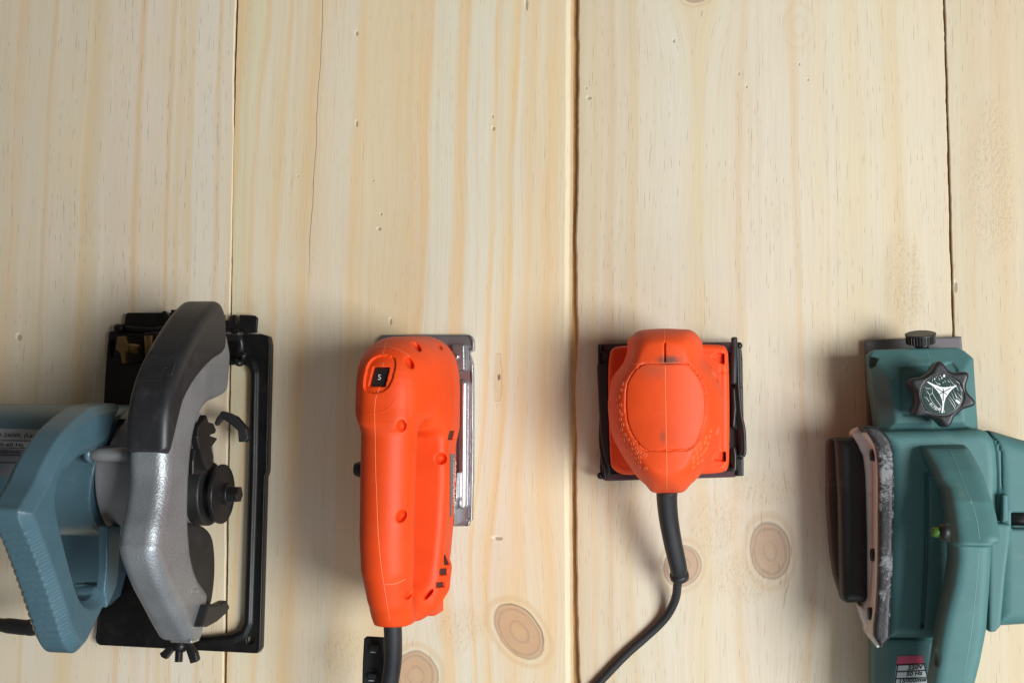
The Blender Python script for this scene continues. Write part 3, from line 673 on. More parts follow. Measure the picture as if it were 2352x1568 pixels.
side('return_lever', R9((240, 235), (265, 168), (288, 250), (345, 262), (378, 345), (362, 385), (300, 405), (398, 440), (322, 545), (346, 650), (322, 770), (278, 815), (190, 560), (160, 430), (180, 290)), -421, -414, M_DKSTEEL, SAW, .7, 1.4)
plan('trigger_tab', R9((345, 262), (372, 205), (430, 124), (505, 142), (600, 186), (722, 330), (742, 440), (700, 482), (626, 482), (616, 352), (510, 262), (442, 214), (400, 252), (362, 300)), 26, 34, M_BLK, SAW, .7, 1.2)
# wing nut under the guard
zb = 97
plan('washer', R2((1258, 1214), (1436, 1220), (1424, 1274), (1266, 1268)), zb-8, zb+8, M_ZINC, SAW, .7, 1.2)
wn = plan('wing_nut', R2((1292, 1262), (1245, 1288), (1206, 1330), (1182, 1346), (1196, 1375), (1232, 1392), (1262, 1352), (1292, 1320), (1380, 1326), (1402, 1392), (1412, 1424), (1456, 1412), (1470, 1398), (1456, 1342), (1420, 1290), (1398, 1268)), zb-3.5, zb+3.5, M_DKSTEEL, SAW, .6, 1.4)
tube('nut_barrel', [P3(q, zb) for q in R2((1345, 1262), (1335, 1325))], [7, 5], M_DKSTEEL, SAW, 18)
stud('threaded_stud', P3(R2((1334, 1300))[0], zb), P3(R2((1329, 1405))[0], zb), 3.5, M_DKSTEEL, SAW)
# ------------------------------------------------------------------ jigsaw
c = P(985, 1000, 0)
JIG = empty('jigsaw', (c[0], c[1], 0), 'orange jigsaw with a 5 on its speed dial and a bright steel shoe beside it', 'jigsaw')
XC = -250.0
def Y(px, py, z): return float(P(px, py, z)[1])
g = G([XC-52, Y(900, 1432, 115), 18], [XC+50, Y(900, 752, 130), 172], .85)
hy = [Y(870, 860, 140), Y(870, 960, 142), Y(870, 1100, 142), Y(878, 1230, 141), Y(884, 1300, 138), Y(891, 1362, 131), Y(900, 1412, 119), Y(905, 1440, 112)]
hz = [138, 141, 142, 142, 140, 133, 121, 114]; hr = [22, 22, 21.5, 21, 20.5, 18.2, 14.2, 12]
hx = [0, 0, 0, 0, .5, 1, 1.5, 1.5]
F = g.caps([(XC+a, b, z) for a, b, z in zip(hx, hy, hz)], hr)
F = np.maximum(F, -(g.Y-Y(904, 1424, 118)))
# squarer handle flanks
mot = PP([(940, 940), (1046, 940), (1048, 1100), (1042, 1207), (1036, 1270), (1027, 1322), (1014, 1354), (985, 1374), (930, 1374)], 60)
mot = np.array([(p[0], p[1]) for p in mot]); mot[:, 0] = np.maximum(mot[:, 0], XC+4); left = mot[::-1].copy(); left[:, 0] = 2*XC-left[:, 0]
mot = np.concatenate([mot[1:], left[:-1]])
d2 = g.poly(mot); M1 = g.ext(d2, g.Z, 54, 96, 8)
F = smin(F, M1, 3)
prof = [(Y(930, 790, 40), 30), (Y(930, 775, 90), 92), (Y(900, 775, 120), 122), (Y(880, 790, 140), 140), (Y(880, 822, 152), 154), (Y(870, 866, 162), 162.5), (Y(862, 935, 164), 164.5), (Y(862, 985, 164), 164), (Y(900, 985, 150), 140), (Y(950, 972, 118), 118), (Y(980, 1000, 100), 100), (Y(1000, 1010, 60), 30)]
dp = g.poly(cr(prof, 3), 'yz')
wid = 22.5+16.5*np.clip((158-g.Z)/72, 0, 1)**.8-13*np.clip((62-g.Z)/10, 0, 1)
yn = np.clip((g.Y-Y(880, 900, 130))/(Y(880, 768, 130)-Y(880, 900, 130)), 0, 1.2)
wid = wid-8.5*yn**2.2-9*np.clip(yn-.55, 0, 1)**1.2
dl = (np.abs(g.X-XC)-wid)*.93
HD = smax(dp, dl, 18)
F = smin(F, HD, 6)
F = smin(F, g.caps([P3(q_, z_) for q_, z_ in (((948, 1384), 92), ((978, 1372), 86), ((1000, 1342), 80), ((1012, 1305), 78))], [13, 13, 12, 9]), 9)
ry = Y(940, 1382, 90); F = smin(F, g.caps([(XC, ry, 50), (XC, ry, 100), (XC, ry-4, 122)], [20, 15, 12]), 14)
F = smin(F, g.ext(g.poly(PP([(940, 1340), (1014, 1340), (1014, 1405), (985, 1408), (943, 1408)], 46)), g.Z, 36, 70, 3), 3)
g.set(F)
# pockets, vents, dial well
A = math.radians
dimples(g, [(R3((780, 252))[0], 6.2, 1.7, A(-50)), (R3((714, 415))[0], 5.4, 2.4, A(-58)), (R3((638, 1040))[0], 4.9, 3.3, A(88)), (R3((1028, 1356))[0], 4.8, 4.4, A(10)), (R3((1000, 252))[0], 4.5, .9, A(-50)), (R4((487, 326))[0], 4.9, 3.2, A(65)), (R4((546, 897))[0], 5.4, 2.4, A(58)), (R4((688, 905))[0], 5.2, 1.5, A(52))], 8.5)
F = g.F
g.set(F)
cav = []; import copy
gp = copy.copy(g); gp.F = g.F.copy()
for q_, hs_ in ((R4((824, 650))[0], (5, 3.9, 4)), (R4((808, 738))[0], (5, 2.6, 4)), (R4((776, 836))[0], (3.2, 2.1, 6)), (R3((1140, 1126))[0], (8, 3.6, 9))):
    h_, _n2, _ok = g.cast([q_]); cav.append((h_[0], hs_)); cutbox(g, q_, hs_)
F = g.F
well = cr(PP(R3((300, 480), (330, 400), (400, 352), (500, 347), (566, 368), (588, 430), (578, 560), (540, 655), (480, 704), (400, 718), (318, 700), (284, 645)), 157), 4)
F = inset(F, g.poly(well)+0*F, 1.9)
F = inset(F, g.poly(PP(R3((376, 458), (540, 465), (508, 658), (338, 654)), 155))+0*F, 5.6)
g.set(F); body = mkg('body', g, M_ORANGE, JIG); g_j = g
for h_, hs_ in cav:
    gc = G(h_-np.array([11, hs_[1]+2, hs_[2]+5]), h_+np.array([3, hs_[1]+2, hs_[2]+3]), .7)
    mkg('vent_shade_insert', gc.set(np.maximum(gc.box(h_+np.array([-3.6, 0, -2.2]), (4.4, hs_[1]+.4, hs_[2]), .2), gp.samp(*[np.broadcast_to(v_, (len(gc.ax[0]), len(gc.ax[1]), len(gc.ax[2]))) for v_ in (gc.X, gc.Y, gc.Z)])+1.3)), M_VENT_SHADE, JIG)  # added dark insert: paints the shade inside each cut
dq = PP(R3((384, 468), (532, 473), (502, 648), (348, 645)), 153)
gd = G([*(dq.min(0)-3), 130], [*(dq.max(0)+3), 168], .7); f0 = g_j.samp(*np.broadcast_arrays(gd.X, gd.Y, gd.Z)) if False else None
X_, Y_, Z_ = [np.broadcast_to(v, (len(gd.ax[0]), len(gd.ax[1]), len(gd.ax[2]))) for v in (gd.X, gd.Y, gd.Z)]
pc, nc, ok = g_j.cast([R3((440, 560))[0]]); pc, nc = pc[0], nc[0]
pl = (X_-pc[0])*nc[0]+(Y_-pc[1])*nc[1]+(Z_-pc[2])*nc[2]
gd.set(np.maximum(np.maximum(gd.poly(dq)+0*X_, pl-2.2), -pl-4)); dial = mkg('speed_dial', gd, M_BLK, JIG)
text_on('numeral', '5', R3((408, 585))[0], (18, .5), (1.2, -17.5), gd, M_PRINTW, dial, .3)
drape('seam', g, R3((520, 160), (490, 215), (470, 290), (455, 350)), .34, M_ORANGE_SEAM, JIG, -.16)
drape('seam', g, R3((462, 410), (459, 458)), .34, M_ORANGE_SEAM, JIG, -.16)
drape('seam', g, R3((430, 655), (408, 700), (385, 790), (378, 920), (384, 1200), (390, 1568))+R4((300, 100), (310, 400), (330, 650), (358, 850), (400, 1098)), .34, M_ORANGE_SEAM, JIG, -.16)
drape('seam', g, R4((358, 834), (420, 832), (475, 815), (520, 790)), .42, M_ORANGE_SEAM, JIG, -.2)
drape('crease', g, R3((300, 300), (400, 262), (500, 258), (620, 292), (720, 350)), .45, M_ORANGE_SEAM, JIG, -.3)
drape('crease', g, R3((236, 850), (290, 892), (370, 908), (460, 896), (530, 850), (575, 780)), .5, M_ORANGE, JIG, -.2)
# lock button on the far flank
bb = P(806, 1077, 112)
tube('lock_button', [(XC-17, bb[1], 112), (XC-33, bb[1], 112), (XC-36.0, bb[1], 112)], [6.2, 6.2, 5.0], M_BLK, JIG, 20)
# side rating label with its small print
lab = patch('rating_label', g, [R3((1116, 1312))[0], R3((1164, 1312))[0], R4((860, 330))[0], R4((848, 330))[0]], 6, 40, M_GLABD, JIG, .3)
for i, (xa_, xb_, s) in enumerate(((R3((1147, 1345))[0], R4((866, 215))[0], '2 W06E HUS 30H 7'), (R3((1166, 1370))[0], R4((871, 330))[0], 'A06E 2300W'))):
    L = math.hypot(xb_[0]-xa_[0], xb_[1]-xa_[1]); du = ((xb_[0]-xa_[0])/L, (xb_[1]-xa_[1])/L)
    o_ = text_on('small_print', s, (xa_[0]-1, xa_[1]), (du[0]*6, du[1]*6), (4.2, -.1), g, M_PRINTW, lab, .55, L); o_['kind'] = 'stuff'
# shoe
shoe = PP(R3((400, 205), (425, 165), (470, 142), (1310, 143), (1340, 165), (1355, 205), (1354, 298), (1312, 313), (1326, 370), (1346, 430), (1350, 600), (1348, 1568))+R4((1019, 100), (1014, 356), (1000, 358), (994, 390), (984, 401), (560, 401)), 5)
g = G([*(shoe.min(0)-3), -1], [*(shoe.max(0)+3), 20], .9); d2 = g.poly(shoe)
F = g.ext(d2, g.Z, 1.5, 5, .8); F = np.minimum(F, np.maximum(g.ext(np.maximum(d2, -(d2+2.2)), g.Z, 0.2, 6.6, .8), -(g.X-P(1076, 1000, 5)[0])))
a, b = P3(R3((1256, 580))[0], 5), P3(R4((945, 275))[0], 5)
trough = PP(R3((1330, 800), (1300, 1568), (1210, 1568), (1205, 560)), 5)
g.set(F); shoe_o = mkg('shoe', g, M_STEEL, JIG)
br = plan('blade_bracket', R3((1130, 250), (1150, 236), (1258, 238), (1262, 488), (1170, 492), (1140, 400)), 3, 13, M_STEEL, JIG, .7, 1.5)
plan('screw', cr(R3((1170, 318), (1200, 340), (1200, 370), (1170, 388), (1140, 370), (1140, 340)), 4), 10, 16, M_CHROME, JIG, .6, 1.8)
for q in (R3((918, 160), (922, 215)), R3((998, 172), (1000, 240))): tube('shoe_rib', [P3(p_, 5.3) for p_ in q], .8, M_STEEL, JIG, 8)
tube('shoe_rib', cr([P3(p_, 5.3) for p_ in R3((1150, 490), (1240, 488), (1258, 470), (1258, 250))], 4, False), .8, M_CHROME, JIG, 8)
t = np.linspace(0, 1, 60)[:, None]; pth = a*(1-t)+b*t
rad = 4.0*np.sqrt(np.clip(1-np.clip(1-np.minimum(t[:, 0], 1-t[:, 0])*120/4.0, 0, 1)**2, .02, 1))
tube('guide_rod', pth+np.array([0, 0, 1.4]), rad, M_ROD, JIG, 20)
plan('side_rail', R4((893, 0), (905, 0), (900, 190), (888, 215), (884, 396), (876, 396)), 4, 22, M_STEEL, JIG, .6, .6)
# cable sleeve and the key holder clipped on it
tube('cord_sleeve', cr([P3(q, z) for q, z in (((898, 1395), 118), ((901, 1424), 116), ((903, 1470), 112), ((902, 1520), 106), ((893, 1580), 98), ((880, 1640), 88), ((870, 1720), 76))], 6, False), 7.2, M_RUB, JIG, 22)
kh = [(1084.1, 0)]
kq = R4((205, 1235), (225, 1220), (360, 1228), (350, 1700), (190, 1720), (196, 1400))
key = plan('key_holder', kq, 84, 88, M_RUB, JIG, .8, 1.2)
kp = JIG.children[-1]
for (x0, y0) in ((275, 1308), (262, 1520)):
    plan('stud', R4((x0-28, y0-26), (x0+34, y0-24), (x0+34, y0+22), (x0-28, y0+22)), 86, 93, M_RUB, kp, .7, 1.2)
    tube('slot_edge', [P3(q, 89) for q in R4((x0-20, y0+27), (x0+22, y0+28))], .5, M_WLAB, kp, 6)
# ------------------------------------------------------------------ palm sander
c = P(1540, 945, 0)
SAN = empty('palm_sander', (c[0], c[1], 0), 'orange palm sander on a square black pad with its cord curling down to the left', 'sander')
plan('pad', R5((186, 268), (1405, 258), (1420, 400), (1430, 1392), (1300, 1400), (240, 1432), (205, 1400)), 3, 14, M_BLK, SAN, 1.0, 1.5, 14)
plan('sandpaper', R5((222, 268), (1345, 256), (1345, 330), (1362, 1405), (243, 1438), (240, 1380), (230, 330)), .4, 3.6, M_PAPER, SAN, 1.0, .8, 3)
plan('sandpaper_fold', R5((218, 268), (1338, 256), (1340, 345), (232, 372)), 13, 16.5, M_PAPER, SAN, .8, 1.5)
plan('sandpaper_fold', R5((244, 1370), (1360, 1345), (1364, 1404), (246, 1436)), 13, 16.5, M_PAPER, SAN, .8, 1.5)
# skirt
sk = cr(PP(R5((272, 560), (278, 400), (300, 318), (370, 288), (560, 278), (1000, 272), (1225, 276), (1285, 315), (1300, 420), (1308, 800), (1306, 1200), (1296, 1320), (1250, 1362), (1060, 1380), (500, 1386), (380, 1376), (310, 1330), (290, 1250), (276, 900)), 44), 4)
g = G([*(sk.min(0)-4), 8], [*(sk.max(0)+4), 52], 1.0); d2 = g.poly(sk)
F = g.ext(d2, g.Z, 16, 45, 5)
F = np.maximum(F, -np.maximum(np.abs(d2+6.2)-.5, -(g.Z-44.2)))
for q in (R5((1160, 380), (1200, 352), (1262, 350), (1262, 442), (1222, 430)), R5((1172, 1255), (1210, 1200), (1276, 1184), (1278, 1276))):
    F = inset(F, g.poly(PP(q, 45))+0*F, 4.5)
for yy in (508, 1112):
    F = inset(F, g.poly(PP(R5((1195, yy), (1312, yy+2), (1312, yy+8), (1195, yy+6)), 45))+0*F, .8)
for yy in (528, 1118): F = inset(F, g.poly(PP(R5((255, yy), (320, yy), (320, yy+8), (255, yy+8)), 45))+0*F, .8)
g.set(F); mkg('skirt', g, M_ORANGE_S, SAN)
# palm grip
ol = cr(PP(R5((535, 160), (620, 147), (750, 141), (900, 146), (992, 158), (1062, 228), (1084, 300), (1098, 395), (1140, 450), (1195, 515), (1240, 640), (1258, 800), (1244, 950), (1205, 1080), (1130, 1270), (1052, 1395), (975, 1470), (910, 1534), (785, 1541), (655, 1536), (590, 1470), (515, 1395), (405, 1235), (315, 1065), (280, 900), (276, 740), (312, 560), (395, 445), (436, 340), (440, 245), (480, 200)), 66), 4)
g = G([*(ol.min(0)-5), 30], [*(ol.max(0)+5), 116], .85); d2 = g.poly(ol)
def blur(a, n, it=3):
    a = a[:, :, 0]; k = np.ones(2*n+1)/(2*n+1)
    for _ in range(it):
        for ax in (0, 1):
            pad = [(n, n) if i == ax else (0, 0) for i in (0, 1)]
            b = np.pad(a, pad, mode='edge'); a = np.apply_along_axis(lambda q: np.convolve(q, k, 'valid'), ax, b)
    return a[:, :, None].astype(np.float32)
db = blur(d2, 5); mixk = np.clip(-d2/9, 0, 1); d2 = d2*(1-mixk)+db*mixk
yfr = (g.Y-ol[:, 1].min())/(ol[:, 1].max()-ol[:, 1].min())
top = 108-14*np.clip((.16-yfr)/.16, 0, 1)**1.4-6*np.clip((yfr-.80)/.2, 0, 1)**2
wd = 16.0
cx_ = P(765, 0, 66)
e = np.clip(1+d2/wd, 0, None)
zc = 62.0; hz_ = np.where(g.Z > zc, top-zc, 30.0)
val = np.sqrt((e**2.0)+((g.Z-zc)/hz_)**2)
F = (val-1)*wd*.9
xm = float(P(*R5((765, 800))[0], 108)[0])
F = F+((g.X-xm)/55.0)**2*7.0*np.clip((g.Z-70)/30, 0, 1)
g.set(F)
dimples(g, [(R5((1192, 545))[0], 6.2, 3.2, A(-62)), (R5((1208, 1015))[0], 6.0, 2.4, A(72))], 4.5)
F = g.F
capo = R5((585, 436), (640, 434), (760, 433), (935, 434), (985, 470), (1045, 545), (1090, 640), (1108, 760), (1106, 880), (1088, 970), (1045, 1085), (1000, 1140), (945, 1172), (770, 1178), (605, 1176), (555, 1140), (490, 1070), (440, 960), (420, 820), (426, 630), (470, 530), (530, 465))
dc = g.poly(cr(PP(capo, 106), 4)); F = inset(F, np.abs(dc+.3)-.5+0*F, .6)
nb = g.poly(PP(R5((755, 262), (762, 262), (762, 425), (755, 425)), 106)); F = inset(F, nb-.25+0*F, 1.2)
g.set(F); grip = mkg('palm_grip', g, M_ORANGE_S, SAN); g_s = g
drape('seam', g, R5((752, 145), (754, 200), (757, 258)), .36, M_ORANGE_SEAM, SAN, -.1)
drape('seam', g, R5((757, 425), (760, 560), (763, 800), (768, 1060), (771, 1200), (774, 1350), (773, 1440), (774, 1534)), .36, M_ORANGE_SEAM, SAN, -.1)
drape('cap_edge', g, R5((470, 430), (500, 442), (585, 437), (680, 434), (850, 430), (940, 436)), .36, M_ORANGE_SEAM, SAN, -.15)
drape('cap_edge', g, R5((425, 800), (425, 630), (465, 540), (530, 468)), .32, M_ORANGE_SEAM, SAN, -.2)
drape('cap_edge', g, R5((1108, 880), (1086, 975), (1045, 1085), (1000, 1140), (945, 1172), (770, 1178), (605, 1176), (555, 1140), (480, 1050), (440, 950)), .36, M_ORANGE_SEAM, SAN, -.15)
# little moulded rings of the side grips
pts = []
for (x, y) in ((384, 868), (378, 912), (398, 958), (388, 1000), (418, 1044), (444, 1084), (480, 1120), (514, 1160), (408, 1086), (404, 1130), (436, 1166), (476, 1164), (430, 1215), (470, 1205), (512, 1200), (542, 1190), (470, 1246), (505, 1240), (543, 1236), (500, 1286), (543, 1276), (540, 1318), (590, 1216), (596, 1330), (500, 1330), (352, 900), (345, 960), (356, 1020), (376, 1070), (368, 840), (350, 800), (380, 790), (342, 740), (366, 720), (352, 670), (384, 660), (398, 610),
               (1025, 1160), (1062, 1162), (1030, 1202), (1068, 1216), (1000, 1236), (1037, 1240), (1002, 1272), (1040, 1282), (1000, 1322), (1055, 1122), (1100, 1110), (1110, 1160), (1125, 1118), (1090, 1190), (1106, 1070), (1075, 1262), (1140, 1060), (1150, 1010)):
    pts.append(R5((x, y))[0])
p, n, ok = g.cast(pts); parts = []
for a, nn, k in zip(p, n, ok):
    if not k: continue
    u = np.cross(nn, (0, 1, 0)); u /= np.linalg.norm(u); v = np.cross(nn, u)
    r = 1.35
    ring = [a+nn*.05+r*(u*math.cos(t)+v*math.sin(t)) for t in np.linspace(0, 2*math.pi, 13)]
    parts.append(tube_vf(ring, .24, 5, cap=False))
V_, F_ = joinvf(parts); o = mk('grip_rings', V_, F_, M_ORANGE_SEAM, SAN); o['kind'] = 'stuff'
# grime on the crown (a worn smear of its own)
# paper clamps left and right
plan('clamp_bar', R5((186, 272), (212, 270), (218, 330), (278, 370), (278, 440), (178, 452), (184, 430)), 14, 22, M_BLK, SAN, .8, 1.5)
plan('clamp_lever', cr(R5((176, 470), (182, 445), (240, 440), (278, 448), (285, 700), (286, 1000), (292, 1300), (252, 1300), (212, 1100), (196, 900), (186, 700)), 2), 16, 26, M_BLK, SAN, .9, 2.5)
tube('clamp_wire', cr([P3(q, 22) for q in R5((200, 290), (204, 440), (198, 560), (214, 860), (210, 1100), (238, 1300), (246, 1425))], 5, False), 1.7, M_DKSTEEL, SAN, 10)
plan('clamp_bar', R5((200, 1300), (300, 1290), (296, 1392), (206, 1412)), 12, 19, M_BLK, SAN, .8, 1.5)
tube('clamp_wire', cr([P3(q, z) for q, z in zip(R5((1348, 222), (1350, 300), (1346, 460), (1344, 612)), (38, 34, 28, 26))], 5, False), 2.6, M_BLK, SAN, 12)
tube('clamp_wire', cr([P3(q, 24) for q in R5((1376, 290), (1378, 460), (1382, 620), (1402, 860), (1428, 1000), (1436, 1180), (1420, 1226))], 5, False), 1.7, M_DKSTEEL, SAN, 10)
plan('clamp_bar', R5((1362, 262), (1408, 258), (1416, 420), (1418, 610), (1364, 614)), 12, 20, M_BLK, SAN, .8, 1.5)
plan('clamp_lever', R5((1306, 618), (1396, 616), (1424, 640), (1434, 1220), (1380, 1222), (1374, 1000), (1330, 990), (1314, 900)), 14, 19, M_BLK, SAN, .9, 1.5)
plan('clamp_lever', R5((1326, 640), (1360, 640), (1372, 820), (1356, 990), (1330, 980)), 17, 25, M_DKSTEEL, SAN, .9, 2)
plan('clamp_bar', R5((1306, 1170), (1372, 1168), (1376, 1240), (1428, 1236), (1430, 1394), (1372, 1398), (1366, 1340), (1306, 1346)), 12, 20, M_BLK, SAN, .8, 1.5)
tube('clamp_wire', cr([P3(q, 26) for q in R5((1340, 1150), (1352, 1220), (1350, 1330), (1338, 1345))], 5, False), 1.9, M_DKSTEEL, SAN, 10)
for q in ((1300, 1320), (1352, 1312), (1318, 392), (1388, 285), (210, 1392)): tube('screw', [P3(R5(q)[0], 14), P3(R5(q)[0], 21)], [3.2, 2.6], M_DKSTEEL, SAN, 12)
# cable with its tapered boot
bz = [62, 58, 50, 42, 34, 28]
bp = R6((678, 130), (676, 200), (690, 350), (722, 530), (758, 690), (770, 765))
path = cr([P3(q, z) for q, z in zip(bp, bz)], 10, False); n = len(path)
boot = tube('cord_boot', path, np.interp(np.arange(n), [0, n-1], [8.8, 6.9]), M_RUB, SAN, 22)
rp = [P3(q, z) for q, z in zip(R6((766, 748), (772, 790)), (29.5, 26.5))]
rp = [rp[0]+(rp[1]-rp[0])*k for k in (0, .12, .5, .88, 1)]
tube('boot_collar', rp, [7.2, 7.9, 8.0, 7.9, 7.2], M_RUB, SAN, 22)
cp = R6((768, 780), (754, 840), (748, 900), (728, 970), (680, 1060), (610, 1140), (500, 1240), (360, 1365), (165, 1568), (-60, 1810), (-300, 2050))
cz = [27, 22, 17, 12, 7, 4.5, 3.8, 3.8, 3.8, 3.8, 3.8]
tube('cord', cr([P3(q, z) for q, z in zip(cp, cz)], 8, False), 3.7, M_RUB, SAN, 16)
drape('moulding_line', g_s, [(0, 0), (1, 1)], .1, M_RUB, SAN) if False else None
# ------------------------------------------------------------------ planer
c = P(2150, 1150, 0)
PLA = empty('electric_planer', (c[0], c[1], 0), 'sea-green electric planer with a star-shaped black depth knob and worn black belt cover', 'planer')
sole = PP(R7((420, 168), (1242, 136), (1247, 196), (1300, 900), (1300, 2700), (470, 2700), (452, 1300), (436, 700)), 9)
g = G([*(sole.min(0)-3), -1], [*(sole.max(0)+3), 13], 1.2); mkg('sole', g.set(g.ext(g.poly(sole), g.Z, .3, 9, 1)), M_SOLE, PLA)
# front shoe block
fr = PP(R7((470, 270), (510, 236), (700, 228), (1235, 212), (1285, 235), (1374, 316), (1412, 900), (1412, 1010), (560, 1010), (548, 945), (490, 560)), 66)
g = G([*(fr.min(0)-4), 6], [*(fr.max(0)+4), 74], 1.1); d2 = g.poly(fr)
F = g.ext(d2, g.Z, 9.5, 68, ch=13); F = smax(F, g.ext(d2, g.Z, 9.5, 68, ch=12), 2)
yt = P(*R7((1000, 215))[0], 66)[1]; F = smax(F, ((g.Y-yt)*.55+(g.Z-68)*.84+14), 2)
rec = g.poly(PP(R7((745, 400), (1180, 385), (1195, 420), (1195, 780), (760, 790)), 70)); F = inset(F, rec-2+0*F, 1.6)
F = np.maximum(F, -g.ell(P3(R7((482, 365))[0], 50), (7, 5.5, 9)))
g.set(F); fo = mkg('front_housing', g, M_TEAL, PLA); g_f = g
drape('seam', g, R7((905, 215), (935, 250), (958, 300), (966, 360), (972, 420), (990, 900), (998, 945)), .4, M_TEAL_SEAM, PLA, -.2)
# knurled thumb screw at the nose
a, b = P3(R7((893, 198))[0], 42), P3(R7((890, 112))[0], 44.5)
def knurl(name, a, b, r, m, parent, k=34, amp=.5):
    a = np.array(a); b = np.array(b); e = (b-a)/np.linalg.norm(b-a); s = np.cross(e, (0, 0, 1)); s /= np.linalg.norm(s); u = np.cross(s, e)
    V = []; Fc = []; seg = k*4; rows = [(0, r*.86, 0), (.05, r, amp), (.78, r, amp), (.82, r*1.04, 0), (.95, r*1.04, 0), (1, r*.95, 0)]
    for t, rr, am in rows:
        for i in range(seg):
            q = rr-am*(1 if i % 4 < 2 else 0); an = 2*math.pi*i/seg; V.append(a+(b-a)*t+q*(s*math.cos(an)+u*math.sin(an)))
    for j in range(len(rows)-1):
        for i in range(seg): Fc.append((j*seg+i, j*seg+(i+1) % seg, (j+1)*seg+(i+1) % seg, (j+1)*seg+i))
    Fc.append(tuple(range(seg))[::-1]); Fc.append(tuple((len(rows)-1)*seg+i for i in range(seg)))
    return mk(name, V, Fc, m, parent, smooth=False)
knurl('thumb_screw', a, b, 11.6, M_BLK, PLA, 30, .9)
tube('thumb_screw_neck', [P3(R7((915, 245))[0], 38), P3(R7((897, 190))[0], 42)], [4.5, 6.5], M_BLK, PLA)
# depth knob with its dial
kz = 103.0; kc = P3(R7((1078, 640))[0], kz); tips = [(1040, 372), (1278, 470), (1314, 715), (1108, 892), (850, 800), (800, 530)]
ta = []
for q in tips:
    v = P3(R7(q)[0], kz-8)-kc; ta.append(math.atan2(v[1], v[0]))
g = G([kc[0]-32, kc[1]-32, 62], [kc[0]+32, kc[1]+32, 108], .8)
k2 = P3(R7((1060, 632))[0], kz-8)
ang = np.arctan2(g.Y-k2[1], g.X-k2[0]); rr = np.sqrt((g.Y-k2[1])**2+(g.X-k2[0])**2)
tips_a = sorted(ta); best = None
for t_ in ta:
    d = np.abs((ang-t_+math.pi) % (2*math.pi)-math.pi); best = d if best is None else np.minimum(best, d)
R_ = 18.6+6.6*np.exp(-(best/.23)**2)
F = g.ext((rr-R_)*.8, g.Z, 76, kz-1, 3.0); F = smin(F, g.ext(rr-14, g.Z, 62, 90, 1), 2)
F = np.maximum(F, -np.maximum(np.sqrt((g.X-kc[0])**2+(g.Y-kc[1])**2)-15.4, -(g.Z-(kz-2.4))))
g.set(F); knob = mkg('depth_knob', g, M_COVER, PLA)
g = G([kc[0]-18, kc[1]-18, kz-6], [kc[0]+18, kc[1]+18, kz+3], .6); rr = np.sqrt((g.X-kc[0])**2+(g.Y-kc[1])**2)
dial = mkg('dial', g.set(g.ext(rr-15.1, g.Z, kz-4, kz-1.2, .5)), M_DIAL, knob)
tube('dial_rim', [kc+np.array([15.1*math.cos(t), 15.1*math.sin(t), -1.2]) for t in np.linspace(0, 2*math.pi, 49)], .3, M_SOLE, knob, 6)
def RK(*pts): return [((2270+a/9.8)*.91875, (880+b/9.8)*.91875) for a, b in pts]
zt = kz-.9
def flat(name, pts, m, parent, z=zt, f=None):
    q = PP(pts, z); v = [(a[0], a[1], z) for a in q]; v += [(a[0], a[1], z-.25) for a in q]; n = len(pts)
    fs = [tuple(range(n))]+[tuple(range(2*n-1, n-1, -1))]+[(i, i+n, (i+1) % n+n, (i+1) % n) for i in range(n)]
    return mk(name, v, fs, m, parent, smooth=False)
star = RK((470, 735), (490, 718), (640, 790), (760, 842), (870, 860), (1000, 850), (1120, 830), (1250, 765), (1265, 790), (1180, 835), (1080, 910), (980, 1030), (920, 1130), (885, 1250), (862, 1480), (818, 1488), (845, 1300), (838, 1180), (790, 1060), (720, 950), (620, 840))
flat('star_emblem', star, M_PRINTW, knob)
def stroke(name, pts, wpx, m, parent, z=zt+.06): return tube(name, [P3(q, z) for q in RK(*pts)], wpx/9.8*.91875/2.95/2, m, parent, 5)
for q in (((865, 890), (865, 1180)), ((700, 880), (950, 1030)), ((1050, 880), (775, 1025))): stroke('emblem_ridge', q, 18, M_PRINTK, knob, zt+.15)
for q in (((865, 545), (912, 548), (905, 615), (862, 608)), ((1180, 800), (1258, 760), (1268, 792), (1195, 828)), ((1180, 1150), (1280, 1215), (1250, 1270), (1165, 1205)), ((815, 610), (842, 612), (835, 660), (820, 655)), ((640, 640), (668, 640), (662, 676), (640, 672))): flat('scale_mark', RK(*q), M_PRINTW, knob)
cracks = [((590, 840), (598, 1000), (680, 1150), (825, 1345)), ((598, 1000), (520, 1050), (540, 1130), (640, 1280), (720, 1360)), ((440, 930), (520, 1030)), ((410, 845), (450, 885), (550, 890)), ((400, 1100), (450, 1115), (520, 1210)), ((1060, 980), (1120, 1130), (1160, 1170), (1240, 1270)), ((1000, 1060), (1110, 1200), (1165, 1330)), ((985, 1110), (1050, 1210), (1155, 1385)), ((1100, 930), (1190, 1090), (1280, 1180)), ((1140, 1010), (1200, 1130)), ((1190, 980), (1330, 1130)), ((1010, 650), (1090, 760), (1200, 860), (1230, 945)), ((740, 610), (780, 690)), ((660, 700), (700, 760), (790, 790)), ((740, 750), (790, 800)), ((600, 660), (595, 720)), ((900, 680), (915, 740)), ((960, 680), (1020, 740)), ((870, 720), (850, 765)), ((680, 790), (760, 830)), ((1030, 800), (1040, 840)), ((770, 560), (800, 590)), ((680, 625), (705, 608)), ((1160, 690), (1250, 760)), ((1260, 830), (1330, 950)), ((770, 1400), (775, 1480)), ((870, 1400), (900, 1480))]
parts = [tube_vf([P3(q, zt-.05) for q in RK(*c_)], .17, 5) for c_ in cracks]
V_, F_ = joinvf(parts); mk('crazing', V_, F_, M_PRINTW, knob)
